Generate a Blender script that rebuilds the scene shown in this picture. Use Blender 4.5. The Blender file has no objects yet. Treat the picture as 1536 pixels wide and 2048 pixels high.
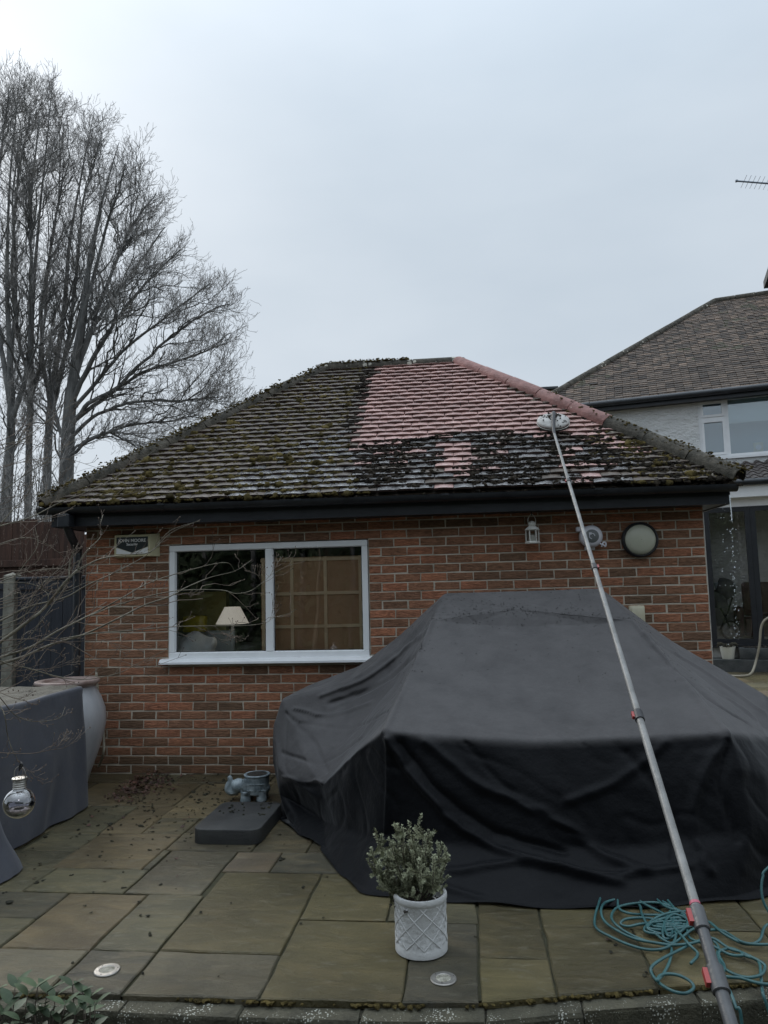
import bpy, bmesh, math, random
import numpy as np
from mathutils import Vector, Matrix, noise
random.seed(7); rng = np.random.default_rng(11)
S = bpy.context.scene
COL = S.collection
R = math.radians

# ------------------------------------------------------------------ camera
F = 1480.0
CR = np.array([0.99333253, 0.11279098, -0.02384723])
CU = np.array([0.03493017, -0.09732954, 0.99463905])
CF = np.array([-0.10986527, 0.98884031, 0.10062041])
CC = np.array([3.44222568, -6.3767445, 1.57383532])
cam = bpy.data.cameras.new('camera'); cam_o = bpy.data.objects.new('camera', cam); COL.objects.link(cam_o)
cam.sensor_fit = 'VERTICAL'; cam.sensor_height = 36; cam.lens = 36 * F / 2048
cam.clip_start = 0.05; cam.clip_end = 2000
cam_o.matrix_world = Matrix([[CR[i], CU[i], -CF[i], CC[i]] for i in range(3)] + [[0, 0, 0, 1]])
S.camera = cam_o

# ------------------------------------------------------------------ sky, sun, exposure
SUN_AZ, SUN_EL = R(-40), R(32)          # azimuth from +Y towards +X ; behind the trees on the left
w = bpy.data.worlds.new('World'); S.world = w; w.use_nodes = True
nt = w.node_tree; nt.nodes.clear()
def wn(t, **k):
    n = nt.nodes.new(t)
    for a, b in k.items(): setattr(n, a, b)
    return n
sky = wn('ShaderNodeTexSky', sky_type='NISHITA', sun_disc=False, sun_elevation=SUN_EL, sun_rotation=SUN_AZ,
         altitude=50, air_density=1.0, dust_density=3.5, ozone_density=1.0)
hs = wn('ShaderNodeHueSaturation'); hs.inputs['Saturation'].default_value = 0.45; hs.inputs['Value'].default_value = 0.030
tc = wn('ShaderNodeTexCoord'); mp = wn('ShaderNodeMapping'); mp.inputs['Scale'].default_value = (1.0, 1.0, 2.6)
nz = wn('ShaderNodeTexNoise'); nz.inputs['Scale'].default_value = 1.6; nz.inputs['Detail'].default_value = 5; nz.inputs['Roughness'].default_value = 0.5
rp = wn('ShaderNodeValToRGB'); rp.color_ramp.elements[0].position = .25; rp.color_ramp.elements[1].position = .8
rp.color_ramp.elements[0].color = (1.98, 2.34, 2.72, 1); rp.color_ramp.elements[1].color = (2.68, 2.98, 3.3, 1)
ad = wn('ShaderNodeMixRGB', blend_type='ADD'); ad.inputs[0].default_value = 1
bg = wn('ShaderNodeBackground'); bg.inputs[1].default_value = 0.10
wo = wn('ShaderNodeOutputWorld')
L = nt.links.new
L(sky.outputs[0], hs.inputs['Color']); L(tc.outputs['Generated'], mp.inputs[0]); L(mp.outputs[0], nz.inputs['Vector'])
L(nz.outputs[0], rp.inputs[0]); L(hs.outputs[0], ad.inputs[1]); L(rp.outputs[0], ad.inputs[2])
sz = wn('ShaderNodeSeparateXYZ'); L(tc.outputs['Generated'], sz.inputs[0])
cl = wn('ShaderNodeMath', operation='MAXIMUM'); cl.inputs[1].default_value = 0; L(sz.outputs['Z'], cl.inputs[0])
pw_ = wn('ShaderNodeMath', operation='POWER'); pw_.inputs[1].default_value = 5; L(cl.outputs[0], pw_.inputs[0])
ma = wn('ShaderNodeMath', operation='MULTIPLY_ADD'); ma.inputs[1].default_value = 3.0; ma.inputs[2].default_value = 1; L(pw_.outputs[0], ma.inputs[0])   # overcast sky: zenith about three times the horizon
vm = wn('ShaderNodeVectorMath', operation='SCALE'); L(ad.outputs[0], vm.inputs[0]); L(ma.outputs[0], vm.inputs['Scale'])
L(vm.outputs[0], bg.inputs[0]); L(bg.outputs[0], wo.inputs[0])
sun = bpy.data.lights.new('sun', 'SUN'); sun.energy = 0.9; sun.angle = R(20); sun.color = (1, .97, .92)
sun_o = bpy.data.objects.new('sun', sun); COL.objects.link(sun_o)
sd = Vector((math.sin(SUN_AZ) * math.cos(SUN_EL), math.cos(SUN_AZ) * math.cos(SUN_EL), math.sin(SUN_EL)))
sun_o.rotation_euler = (-sd).to_track_quat('-Z', 'Y').to_euler(); sun_o.location = sd * 60
S.view_settings.view_transform = 'Standard'; S.view_settings.look = 'None'
S.view_settings.exposure = 1.2; S.view_settings.gamma = 1.0
S.cycles.max_bounces = 8; S.cycles.transparent_max_bounces = 16

# ------------------------------------------------------------------ pixel -> place (direction only; the plane gives the distance)
def ray(px, py): return CF + CR * (px - 768) / F + CU * (1024 - py) / F
def on(px, py, ax, v):
    d = ray(px, py); return CC + d * ((v - CC[ax]) / d[ax])
def gnd(px, py, z=0.0): return on(px, py, 2, z)
def aty(px, py, y): return on(px, py, 1, y)
def atx(px, py, x): return on(px, py, 0, x)
def dep(px, py, D): return CC + ray(px, py) * D
def proj(X):
    d = np.asarray(X, float) - CC; z = d @ CF
    return 768 + F * (d @ CR) / z, 1024 - F * (d @ CU) / z
ROOF_Y0, ROOF_Z0, RIDGE_Y, RIDGE_Z = -0.30, 2.335, 1.88, 4.09
TN = (RIDGE_Z - ROOF_Z0) / (RIDGE_Y - ROOF_Y0); PITCH = math.atan(TN)
def onroof(px, py, off=0):
    d = ray(px, py); t = (ROOF_Z0 + (CC[1] - ROOF_Y0) * TN + off - CC[2]) / (d[2] - d[1] * TN); return CC + d * t
def inpoly(x, y, poly):
    c = False; n = len(poly)
    for i in range(n):
        x1, y1 = poly[i]; x2, y2 = poly[i - 1]
        if (y1 > y) != (y2 > y) and x < (x2 - x1) * (y - y1) / (y2 - y1) + x1: c = not c
    return c

# ------------------------------------------------------------------ materials
def mat(name, c1, c2=None, scale=8, rough=.6, bump=0, bscale=None, detail=5, spec=.5, stretch=None, rnd=0, metal=0, sheen=0,
        ramp=(.35, .65), coords='Object', rough2=None, extra=None, coat=0, bdist=.02):
    m = bpy.data.materials.new(name); m.use_nodes = True; n = m.node_tree.nodes; l = m.node_tree.links.new
    b = n['Principled BSDF']
    b.inputs['Roughness'].default_value = rough; b.inputs['Specular IOR Level'].default_value = spec; b.inputs['Metallic'].default_value = metal
    if sheen: b.inputs['Sheen Weight'].default_value = sheen; b.inputs['Sheen Roughness'].default_value = .4
    if coat: b.inputs['Coat Weight'].default_value = coat
    tcx = n.new('ShaderNodeTexCoord'); vec = tcx.outputs[coords]
    if coords == 'World':
        vec = None
    if stretch:
        mpx = n.new('ShaderNodeMapping'); mpx.inputs['Scale'].default_value = stretch; l(vec, mpx.inputs[0]); vec = mpx.outputs[0]
    c2 = c2 or c1
    nx = n.new('ShaderNodeTexNoise'); nx.inputs['Scale'].default_value = scale; nx.inputs['Detail'].default_value = detail; nx.inputs['Roughness'].default_value = .62
    l(vec, nx.inputs['Vector'])
    rx = n.new('ShaderNodeValToRGB'); rx.color_ramp.elements[0].position, rx.color_ramp.elements[1].position = ramp
    rx.color_ramp.elements[0].color = (*c1, 1); rx.color_ramp.elements[1].color = (*c2, 1); l(nx.outputs[0], rx.inputs[0])
    out = rx.outputs[0]
    if rnd:
        oi = n.new('ShaderNodeObjectInfo'); ge = n.new('ShaderNodeNewGeometry'); a = n.new('ShaderNodeMath'); a.operation = 'ADD'
        l(oi.outputs['Random'], a.inputs[0]); l(ge.outputs['Random Per Island'], a.inputs[1])
        fr = n.new('ShaderNodeMath'); fr.operation = 'FRACT'; l(a.outputs[0], fr.inputs[0])
        mr = n.new('ShaderNodeMapRange'); mr.inputs['To Min'].default_value = 1 - rnd; mr.inputs['To Max'].default_value = 1 + rnd; l(fr.outputs[0], mr.inputs[0])
        h = n.new('ShaderNodeHueSaturation'); l(mr.outputs[0], h.inputs['Value']); l(out, h.inputs['Color']); out = h.outputs[0]
    if extra: out = extra(n, l, out, vec, b)
    l(out, b.inputs['Base Color'])
    if rough2 is not None:
        r2 = n.new('ShaderNodeMapRange'); r2.inputs['From Min'].default_value = .35; r2.inputs['From Max'].default_value = .65
        r2.inputs['To Min'].default_value = rough; r2.inputs['To Max'].default_value = rough2; l(nx.outputs[0], r2.inputs[0]); l(r2.outputs[0], b.inputs['Roughness'])
    if bump:
        nb = n.new('ShaderNodeTexNoise'); nb.inputs['Scale'].default_value = bscale or scale * 3; nb.inputs['Detail'].default_value = 6; nb.inputs['Roughness'].default_value = .65
        l(vec, nb.inputs['Vector'])
        bp = n.new('ShaderNodeBump'); bp.inputs['Strength'].default_value = bump; bp.inputs['Distance'].default_value = bdist
        l(nb.outputs[0], bp.inputs['Height']); l(bp.outputs[0], b.inputs['Normal'])
    return m
def spots(col, scale, thr, amount=1.0, nscale=None):
    """stain layer: irregular spots of one colour with a shape of their own"""
    def f(n, l, out, vec, b):
        v = n.new('ShaderNodeTexVoronoi'); v.inputs['Scale'].default_value = scale; l(vec, v.inputs['Vector'])
        nn = n.new('ShaderNodeTexNoise'); nn.inputs['Scale'].default_value = nscale or scale * .25; nn.inputs['Detail'].default_value = 3; l(vec, nn.inputs['Vector'])
        mr = n.new('ShaderNodeMapRange'); mr.inputs['From Min'].default_value = .5; mr.inputs['From Max'].default_value = .7; mr.inputs['To Max'].default_value = thr; l(nn.outputs[0], mr.inputs[0])
        lt = n.new('ShaderNodeMath'); lt.operation = 'LESS_THAN'; l(v.outputs['Distance'], lt.inputs[0]); l(mr.outputs[0], lt.inputs[1])
        mu = n.new('ShaderNodeMath'); mu.operation = 'MULTIPLY'; mu.inputs[1].default_value = amount; l(lt.outputs[0], mu.inputs[0])
        mx = n.new('ShaderNodeMixRGB'); mx.inputs[2].default_value = (*col, 1); l(mu.outputs[0], mx.inputs[0]); l(out, mx.inputs[1])
        return mx.outputs[0]
    return f
def glass_mat(name, tint=(.96, .96, .96), refl=1.0):
    m = bpy.data.materials.new(name); m.use_nodes = True; n = m.node_tree.nodes; l = m.node_tree.links.new; n.clear()
    o = n.new('ShaderNodeOutputMaterial'); t = n.new('ShaderNodeBsdfTransparent'); t.inputs[0].default_value = (*tint, 1)
    g = n.new('ShaderNodeBsdfGlossy'); g.inputs['Roughness'].default_value = .01; g.inputs[0].default_value = (1, 1, 1, 1)
    f = n.new('ShaderNodeFresnel'); f.inputs[0].default_value = 1.5
    k = n.new('ShaderNodeMath'); k.operation = 'MULTIPLY'; k.inputs[1].default_value = 1.9 * refl; k.use_clamp = True
    mx = n.new('ShaderNodeMixShader'); l(f.outputs[0], k.inputs[0]); l(k.outputs[0], mx.inputs[0]); l(t.outputs[0], mx.inputs[1]); l(g.outputs[0], mx.inputs[2]); l(mx.outputs[0], o.inputs[0])
    return m
CH, BW = 0.0766, 0.225
def brick_mat():
    m = bpy.data.materials.new('rustic_brick'); m.use_nodes = True; n = m.node_tree.nodes; l = m.node_tree.links.new; b = n['Principled BSDF']
    ge = n.new('ShaderNodeNewGeometry'); sx = n.new('ShaderNodeSeparateXYZ'); l(ge.outputs['Position'], sx.inputs[0])
    def M(op, a, bb=None):
        q = n.new('ShaderNodeMath'); q.operation = op
        for i, v in enumerate((a, bb)):
            if v is None: continue
            if isinstance(v, (int, float)): q.inputs[i].default_value = v
            else: l(v, q.inputs[i])
        return q.outputs[0]
    row = M('FLOOR', M('DIVIDE', sx.outputs['Z'], CH)); half = M('MULTIPLY', M('MODULO', row, 2.0), .5)
    colu = M('FLOOR', M('ADD', M('DIVIDE', sx.outputs['X'], BW), half))
    cb = n.new('ShaderNodeCombineXYZ'); l(row, cb.inputs[0]); l(colu, cb.inputs[1]); 
    wn_ = n.new('ShaderNodeTexWhiteNoise'); wn_.noise_dimensions = '3D'; l(cb.outputs[0], wn_.inputs['Vector'])
    ra = n.new('ShaderNodeValToRGB'); e = ra.color_ramp.elements
    e[0].position = 0; e[0].color = (.19, .116, .074, 1); e[1].position = 1; e[1].color = (.56, .235, .13, 1)
    for p, c in ((.16, (.29, .15, .092, 1)), (.5, (.40, .195, .115, 1)), (.85, (.46, .19, .11, 1))):
        x = e.new(p); x.color = c
    l(wn_.outputs['Value'], ra.inputs[0])
    # the middle right of this wall has the redder bricks
    mp_ = n.new('ShaderNodeMapping'); mp_.inputs['Scale'].default_value = (16, 16, 75); l(ge.outputs['Position'], mp_.inputs[0])
    n1 = n.new('ShaderNodeTexNoise'); n1.inputs['Scale'].default_value = 1; n1.inputs['Detail'].default_value = 6; n1.inputs['Roughness'].default_value = .7; n1.inputs['Distortion'].default_value = .8; l(mp_.outputs[0], n1.inputs['Vector'])
    mr = n.new('ShaderNodeMapRange'); mr.inputs['From Min'].default_value = .3; mr.inputs['From Max'].default_value = .7; mr.inputs['To Min'].default_value = .38; mr.inputs['To Max'].default_value = 1.5; l(n1.outputs[0], mr.inputs[0])
    hs_ = n.new('ShaderNodeHueSaturation'); l(ra.outputs[0], hs_.inputs['Color']); l(mr.outputs[0], hs_.inputs['Value'])
    n2 = n.new('ShaderNodeTexNoise'); n2.inputs['Scale'].default_value = .9; n2.inputs['Detail'].default_value = 4; l(ge.outputs['Position'], n2.inputs['Vector'])
    mr2 = n.new('ShaderNodeMapRange'); mr2.inputs['From Min'].default_value = .4; mr2.inputs['From Max'].default_value = .7; mr2.inputs['To Max'].default_value = .55; l(n2.outputs[0], mr2.inputs[0])
    mx = n.new('ShaderNodeMixRGB'); mx.inputs[2].default_value = (.14, .095, .06, 1); l(mr2.outputs[0], mx.inputs[0]); l(hs_.outputs[0], mx.inputs[1]); dz_ = n.new('ShaderNodeMath'); dz_.operation = 'MULTIPLY_ADD'; dz_.inputs[1].default_value = .55; l(n2.outputs[0], dz_.inputs[0]); l(sx.outputs['Z'], dz_.inputs[2])
    dm = n.new('ShaderNodeMapRange'); dm.inputs['From Min'].default_value = .36; dm.inputs['From Max'].default_value = .62; dm.inputs['To Min'].default_value = .62; dm.inputs['To Max'].default_value = 0; l(dz_.outputs[0], dm.inputs[0])
    mxd = n.new('ShaderNodeMixRGB'); mxd.inputs[2].default_value = (.075, .062, .036, 1); l(dm.outputs[0], mxd.inputs[0]); l(mx.outputs[0], mxd.inputs[1]); l(mxd.outputs[0], b.inputs['Base Color'])     # rising damp and algae on the lowest courses
    b.inputs['Roughness'].default_value = .85; b.inputs['Specular IOR Level'].default_value = .25
    bp = n.new('ShaderNodeBump'); bp.inputs['Strength'].default_value = 1.0; bp.inputs['Distance'].default_value = .02; l(n1.outputs[0], bp.inputs['Height']); l(bp.outputs[0], b.inputs['Normal'])
    return m
M = {}
M['brick'] = brick_mat()
M['mortar'] = mat('mortar', (.40, .355, .285), (.66, .59, .49), 5, .95, .5, 120, spec=.1, ramp=(.3, .7))
M['tile_clean'] = mat('clean_red_clay_tile', (.46, .255, .22), (.66, .455, .41), 9, .30, .35, 60, rnd=.2, spec=.8, rough2=.2, ramp=(.3, .7), extra=spots((.20, .12, .10), 30, .4, .6, 5), coat=.15)
M['tile_old'] = mat('weathered_tile', (.058, .043, .031), (.150, .118, .092), 11, .42, .5, 70, rnd=.28, spec=.6, rough2=.3, extra=spots((.10, .09, .03), 26, .5, .6))
M['tile_edge'] = mat('tile_lap_shadow', (.035, .020, .016), (.085, .05, .04), 20, .8, .6, 60, rnd=.3)  # shadow under each tile lap, painted into the lower edge colour
M['tile_edge_red'] = mat('red_tile_lap_shadow', (.085, .040, .032), (.17, .085, .07), 20, .7, .6, 60, rnd=.3)  # the same painted lap shadow, redder for the cleaned tiles
M['tile_wet'] = mat('wet_sheen_weathered_tile', (.11, .10, .095), (.26, .25, .245), 12, .2, .5, 60, rnd=.3, spec=1.0, rough2=.12, coat=.6)  # wet film; its whitish sheen is also lightened into the base colour
M['tile_far'] = mat('old_clay_tile_far', (.044, .034, .026), (.150, .105, .076), 6, .65, .4, 40, rnd=.6, spec=.35, extra=spots((.06, .058, .03), 5, .7, .8, 2))
M['ridge_red'] = mat('red_ridge_tile', (.20, .085, .07), (.36, .17, .145), 9, .6, .5, 50, rnd=.15, extra=spots((.5, .42, .33), 22, .42, .8))
M['ridge_old'] = mat('mossy_ridge_tile', (.03, .028, .02), (.10, .086, .066), 13, .85, .8, 45, rnd=.2, extra=spots((.55, .52, .44), 12, .38, .85))
M['bedding'] = mat('ridge_bedding_mortar', (.16, .14, .11), (.33, .29, .23), 25, .9, .8, 60)
M['moss'] = mat('moss_green_brown', (.040, .033, .014), (.165, .125, .045), 9, .95, 1, 160, spec=.1, rnd=.45, ramp=(.3, .72))
M['moss_dark'] = mat('raked_dark_moss', (.012, .010, .008), (.055, .044, .032), 16, .95, 1, 150, spec=.12, rnd=.4)
M['black_plastic'] = mat('black_gutter_plastic', (.012, .014, .018), (.024, .027, .032), 5, .38, .1, 30, spec=.5)
M['black_paint'] = mat('black_fascia_paint', (.010, .012, .016), (.02, .022, .028), 4, .4, .15, 20)
M['upvc'] = mat('white_upvc', (.80, .81, .82), (.86, .87, .88), 5, .35, .05, 30)
M['render'] = mat('white_stipple_render', (.76, .77, .76), (.86, .86, .85), 2.5, .9, 1, 7, spec=.1, bdist=.09, stretch=(1, 1, 1.6))
M['glass'] = glass_mat('window_glass'); M['glass_far'] = glass_mat('far_window_glass', (.85, .92, .95), 2.0)
M['seal'] = mat('black_rubber_seal', (.012, .012, .013), None, 5, .6)
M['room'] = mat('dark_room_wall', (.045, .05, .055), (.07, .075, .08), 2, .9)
M['slab'] = None
M['earth'] = mat('dark_earth', (.025, .022, .014), (.05, .045, .025), 6, .95, .8, 40)
M['joint'] = mat('mossy_joint_sand', (.028, .028, .013), (.055, .05, .022), 20, .95, .8, 90)
M['coping'] = mat('lichened_coping_stone', (.032, .030, .018), (.072, .066, .042), 9, .85, .9, 45, extra=spots((.46, .46, .40), 95, .34, .8, 5), rnd=.12)
M['retain'] = mat('dark_damp_stone', (.022, .022, .014), (.05, .048, .032), 5, .85, .9, 26)
def cloth_extra(col, amt, sc):
    def f(n, l, out, vec, b):
        nn = n.new('ShaderNodeTexNoise'); nn.inputs['Scale'].default_value = sc; nn.inputs['Detail'].default_value = 8; nn.inputs['Roughness'].default_value = .75; l(vec, nn.inputs['Vector'])
        mr = n.new('ShaderNodeMapRange'); mr.inputs['From Min'].default_value = .45; mr.inputs['From Max'].default_value = .75; mr.inputs['To Max'].default_value = amt; l(nn.outputs[0], mr.inputs[0])
        mx = n.new('ShaderNodeMixRGB'); mx.inputs[2].default_value = (*col, 1); l(mr.outputs[0], mx.inputs[0]); l(out, mx.inputs[1]); return mx.outputs[0]
    return f
def dust_sheen_extra(n, l, out, vec, b):  # mixes pale dust and sky sheen into the cover's base colour
    at = n.new('ShaderNodeAttribute'); at.attribute_name = 'dust_sheen'; nn = n.new('ShaderNodeTexNoise'); nn.inputs['Scale'].default_value = 4; nn.inputs['Detail'].default_value = 8; nn.inputs['Roughness'].default_value = .7; l(vec, nn.inputs['Vector'])
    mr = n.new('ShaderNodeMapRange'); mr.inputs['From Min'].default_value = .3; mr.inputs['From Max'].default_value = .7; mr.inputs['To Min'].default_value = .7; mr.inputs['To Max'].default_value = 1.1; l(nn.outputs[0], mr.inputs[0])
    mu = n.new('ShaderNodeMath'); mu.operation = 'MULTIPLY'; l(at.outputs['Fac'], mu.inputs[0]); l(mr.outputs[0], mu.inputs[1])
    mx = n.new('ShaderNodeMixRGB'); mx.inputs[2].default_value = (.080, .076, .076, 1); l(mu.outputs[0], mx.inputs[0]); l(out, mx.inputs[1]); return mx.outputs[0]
M['cover'] = mat('black_polyester_cover', (.0020, .0023, .0034), (.0036, .004, .0052), 2.2, .5, .35, 6, spec=.10, sheen=.12, extra=dust_sheen_extra, bdist=.03)
M['cover_grey'] = mat('grey_polyester_cover', (.056, .059, .072), (.076, .079, .093), 3, .7, .3, 9, spec=.3, sheen=.15, extra=cloth_extra((.12, .11, .09), .25, 5), bdist=.02)
M['cover_top'] = mat('dirt_covered_cloth', (.10, .09, .07), (.16, .145, .115), 10, .9, .8, 120, extra=spots((.035, .03, .022), 60, .6, .8, 9))
M['dirt_fleck'] = mat('black_moss_fleck', (.008, .008, .007), (.02, .018, .014), 30, .95)
M['urn'] = mat('glazed_pale_urn', (.30, .31, .33), (.46, .46, .47), 4, .3, .12, 20, spec=.6, stretch=(1, 1, .25))
M['urn_rim'] = mat('terracotta_rim', (.18, .115, .095), (.36, .28, .25), 6, .35, .2, 30)
M['fence'] = mat('dark_grey_painted_board', (.022, .026, .036), (.035, .04, .052), 3, .7, .35, 18, stretch=(6, 6, .6))
M['concrete'] = mat('aged_concrete_post', (.15, .145, .115), (.27, .26, .22), 8, .9, .6, 60)
M['redwood'] = mat('red_brown_board', (.040, .021, .015), (.10, .05, .034), 4, .85, .6, 20, stretch=(5, 5, .5), extra=spots((.32, .27, .22), 40, .4, .8, 5))
M['bark'] = mat('grey_bark', (.085, .086, .084), (.19, .188, .18), 9, .9, 1, 30, stretch=(1, 1, .3))
M['twig'] = mat('brown_twig', (.20, .19, .18), (.33, .31, .29), 10, .85)
M['sap'] = mat('smooth_grey_green_bark', (.075, .066, .044), (.19, .168, .12), 14, .7, .3, 60)
M['sap_twig'] = mat('pale_brown_twig', (.075, .05, .038), (.20, .155, .115), 12, .75)
M['white_metal'] = mat('white_painted_metal', (.62, .60, .54), (.72, .71, .67), 12, .5, .1, 60, extra=spots((.25, .16, .09), 70, .3, .7))
M['white_plastic'] = mat('white_plastic', (.62, .61, .66), (.68, .67, .71), 5, .35)
M['grey_plastic'] = mat('grey_plastic', (.13, .14, .14), (.16, .17, .17), 5, .45)
M['cream'] = mat('cream_plastic', (.52, .48, .34), (.62, .58, .44), 6, .55, .1, 40)
M['cream_dark'] = mat('aged_cream_plastic', (.44, .40, .24), (.55, .51, .33), 6, .55)
M['sign_dark'] = mat('dark_green_black_print', (.010, .016, .016), None, 5, .45)
M['sign_white'] = mat('white_print', (.72, .72, .70), None, 5, .5)
M['opal'] = mat('opal_diffuser', (.42, .43, .33), (.50, .50, .40), 2.5, .35, extra=spots((.2, .18, .12), 30, .25, .5))
M['black_metal'] = mat('black_cast_metal', (.012, .012, .014), (.02, .02, .022), 8, .5)
M['pole'] = mat('wet_carbon_grey_pole', (.13, .128, .12), (.23, .227, .215), 10, .4, .25, 40, spec=.5, stretch=(1, 1, .15))
M['pole_dark'] = mat('dark_pole_section', (.045, .047, .05), (.08, .08, .08), 8, .4, .15, 40)
M['red_plastic'] = mat('red_plastic_lever', (.26, .025, .025), (.34, .04, .035), 6, .4)
M['pink_tape'] = mat('pink_tape', (.42, .10, .14), None, 6, .5)
M['brush_head'] = mat('dirty_brush_cover', (.36, .345, .32), (.52, .50, .47), 12, .5, .4, 50, extra=spots((.035, .028, .022), 38, .75, .95, 9))
M['bristle'] = mat('dark_bristle', (.02, .022, .018), (.05, .05, .04), 30, .8)
M['hose'] = mat('teal_pvc_hose', (.022, .075, .078), (.042, .12, .12), 12, .38, .1, 60)
M['elephant'] = mat('blue_grey_ceramic', (.09, .12, .135), (.34, .39, .41), 16, .45, .35, 30, ramp=(.35, .7))
M['rubber_slab'] = mat('dark_resin_base', (.016, .017, .017), (.032, .032, .03), 8, .55, .5, 120)
M['pot'] = mat('pale_stone_pot', (.46, .46, .45), (.60, .60, .59), 6, .6, .3, 70, coords='Object')
M['soil'] = mat('dark_compost', (.012, .01, .008), (.04, .032, .024), 20, .95, 1, 60)
M['leaf_grey'] = mat('grey_green_leaf', (.19, .20, .125), (.34, .355, .235), 3, .7, rnd=.4, spec=.2)
M['woody'] = mat('woody_stem', (.06, .045, .035), (.12, .095, .075), 10, .9)
M['leaf_green'] = mat('blue_green_leaf', (.028, .05, .022), (.07, .10, .048), 9, .62, .2, 30, rnd=.3)
M['steel'] = mat('brushed_steel', (.30, .285, .26), (.42, .40, .37), 9, .42, .2, 60, metal=.9)
M['lens'] = mat('frosted_lens', (.18, .17, .13), (.42, .40, .33), 40, .25, .6, 90)
M['leaf_dead'] = mat('dead_red_leaf', (.028, .012, .009), (.085, .036, .022), 4, .7, rnd=.5)
M['debris'] = mat('moss_crumb', (.010, .010, .006), (.04, .036, .018), 20, .95, .8, 80, rnd=.4)
M['cardboard'] = mat('brown_hardboard', (.54, .33, .19), (.62, .39, .23), 3, .85, .1, 30)
M['batten'] = mat('pale_wood_batten', (.90, .70, .46), (.95, .76, .52), 5, .8, stretch=(1, 1, 1))
M['shade'] = mat('cream_lamp_shade', (.78, .76, .68), None, 5, .9)
M['shade'].node_tree.nodes['Principled BSDF'].inputs['Emission Color'].default_value = (1, .93, .80, 1); M['shade'].node_tree.nodes['Principled BSDF'].inputs['Emission Strength'].default_value = .13     # added glow stands in for daylight on the shade
M['yellow'] = mat('yellow_cloth', (.55, .45, .03), None, 5, .8)
M['pillow'] = mat('pale_blue_pillow', (.74, .80, .82), (.82, .86, .88), 4, .9, .2, 12)
M['olive'] = mat('olive_wall', (.42, .36, .12), None, 3, .9)
M['alu_black'] = mat('black_aluminium', (.010, .012, .016), (.016, .018, .022), 5, .4)
M['beige_wall'] = mat('beige_wall', (.20, .20, .155), (.23, .23, .18), 2, .9)
M['blind'] = mat('pale_blind', (.72, .76, .74), None, 3, .9)
M['curtain'] = mat('blue_grey_room', (.42, .48, .52), None, 3, .9)
M['pantile'] = mat('dark_brown_pantile', (.055, .045, .042), (.12, .10, .09), 9, .55, .4, 50, rnd=.25)
M['fabric_grey'] = mat('grey_fabric', (.09, .095, .10), (.12, .125, .13), 8, .9)
M['fabric_red'] = mat('brown_red_leather', (.10, .05, .04), None, 4, .5)
M['tyre'] = mat('black_rubber', (.012, .012, .012), None, 5, .7)
M['silver'] = mat('pale_rim', (.45, .45, .43), None, 5, .4)
M['white_stone'] = mat('whitewashed_plinth', (.55, .56, .55), (.66, .66, .64), 5, .9, .4, 30)
M['dark_brick'] = mat('dark_step_brick', (.03, .035, .035), (.07, .072, .07), 5, .8, .6, 40)
M['white_pot'] = mat('cream_glazed_pot', (.62, .60, .50), (.70, .68, .60), 5, .4)
M['dry_plant'] = mat('dry_brown_leaf', (.03, .028, .02), (.08, .07, .045), 8, .9)
M['pale_hose'] = mat('pale_beige_hose', (.24, .21, .16), (.32, .29, .22), 10, .45)
M['aerial'] = mat('grey_aerial_metal', (.20, .23, .27), None, 5, .5, metal=.4)
M['lead'] = mat('dark_roof_edge', (.05, .055, .06), None, 5, .6)
def water_mat():
    m = bpy.data.materials.new('falling_water'); m.use_nodes = True; b = m.node_tree.nodes['Principled BSDF']
    b.inputs['Base Color'].default_value = (.85, .9, .92, 1); b.inputs['Roughness'].default_value = .08; b.inputs['IOR'].default_value = 1.33
    b.inputs['Transmission Weight'].default_value = .2; b.inputs['Specular IOR Level'].default_value = 1.0
    return m
M['water'] = water_mat()
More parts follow.
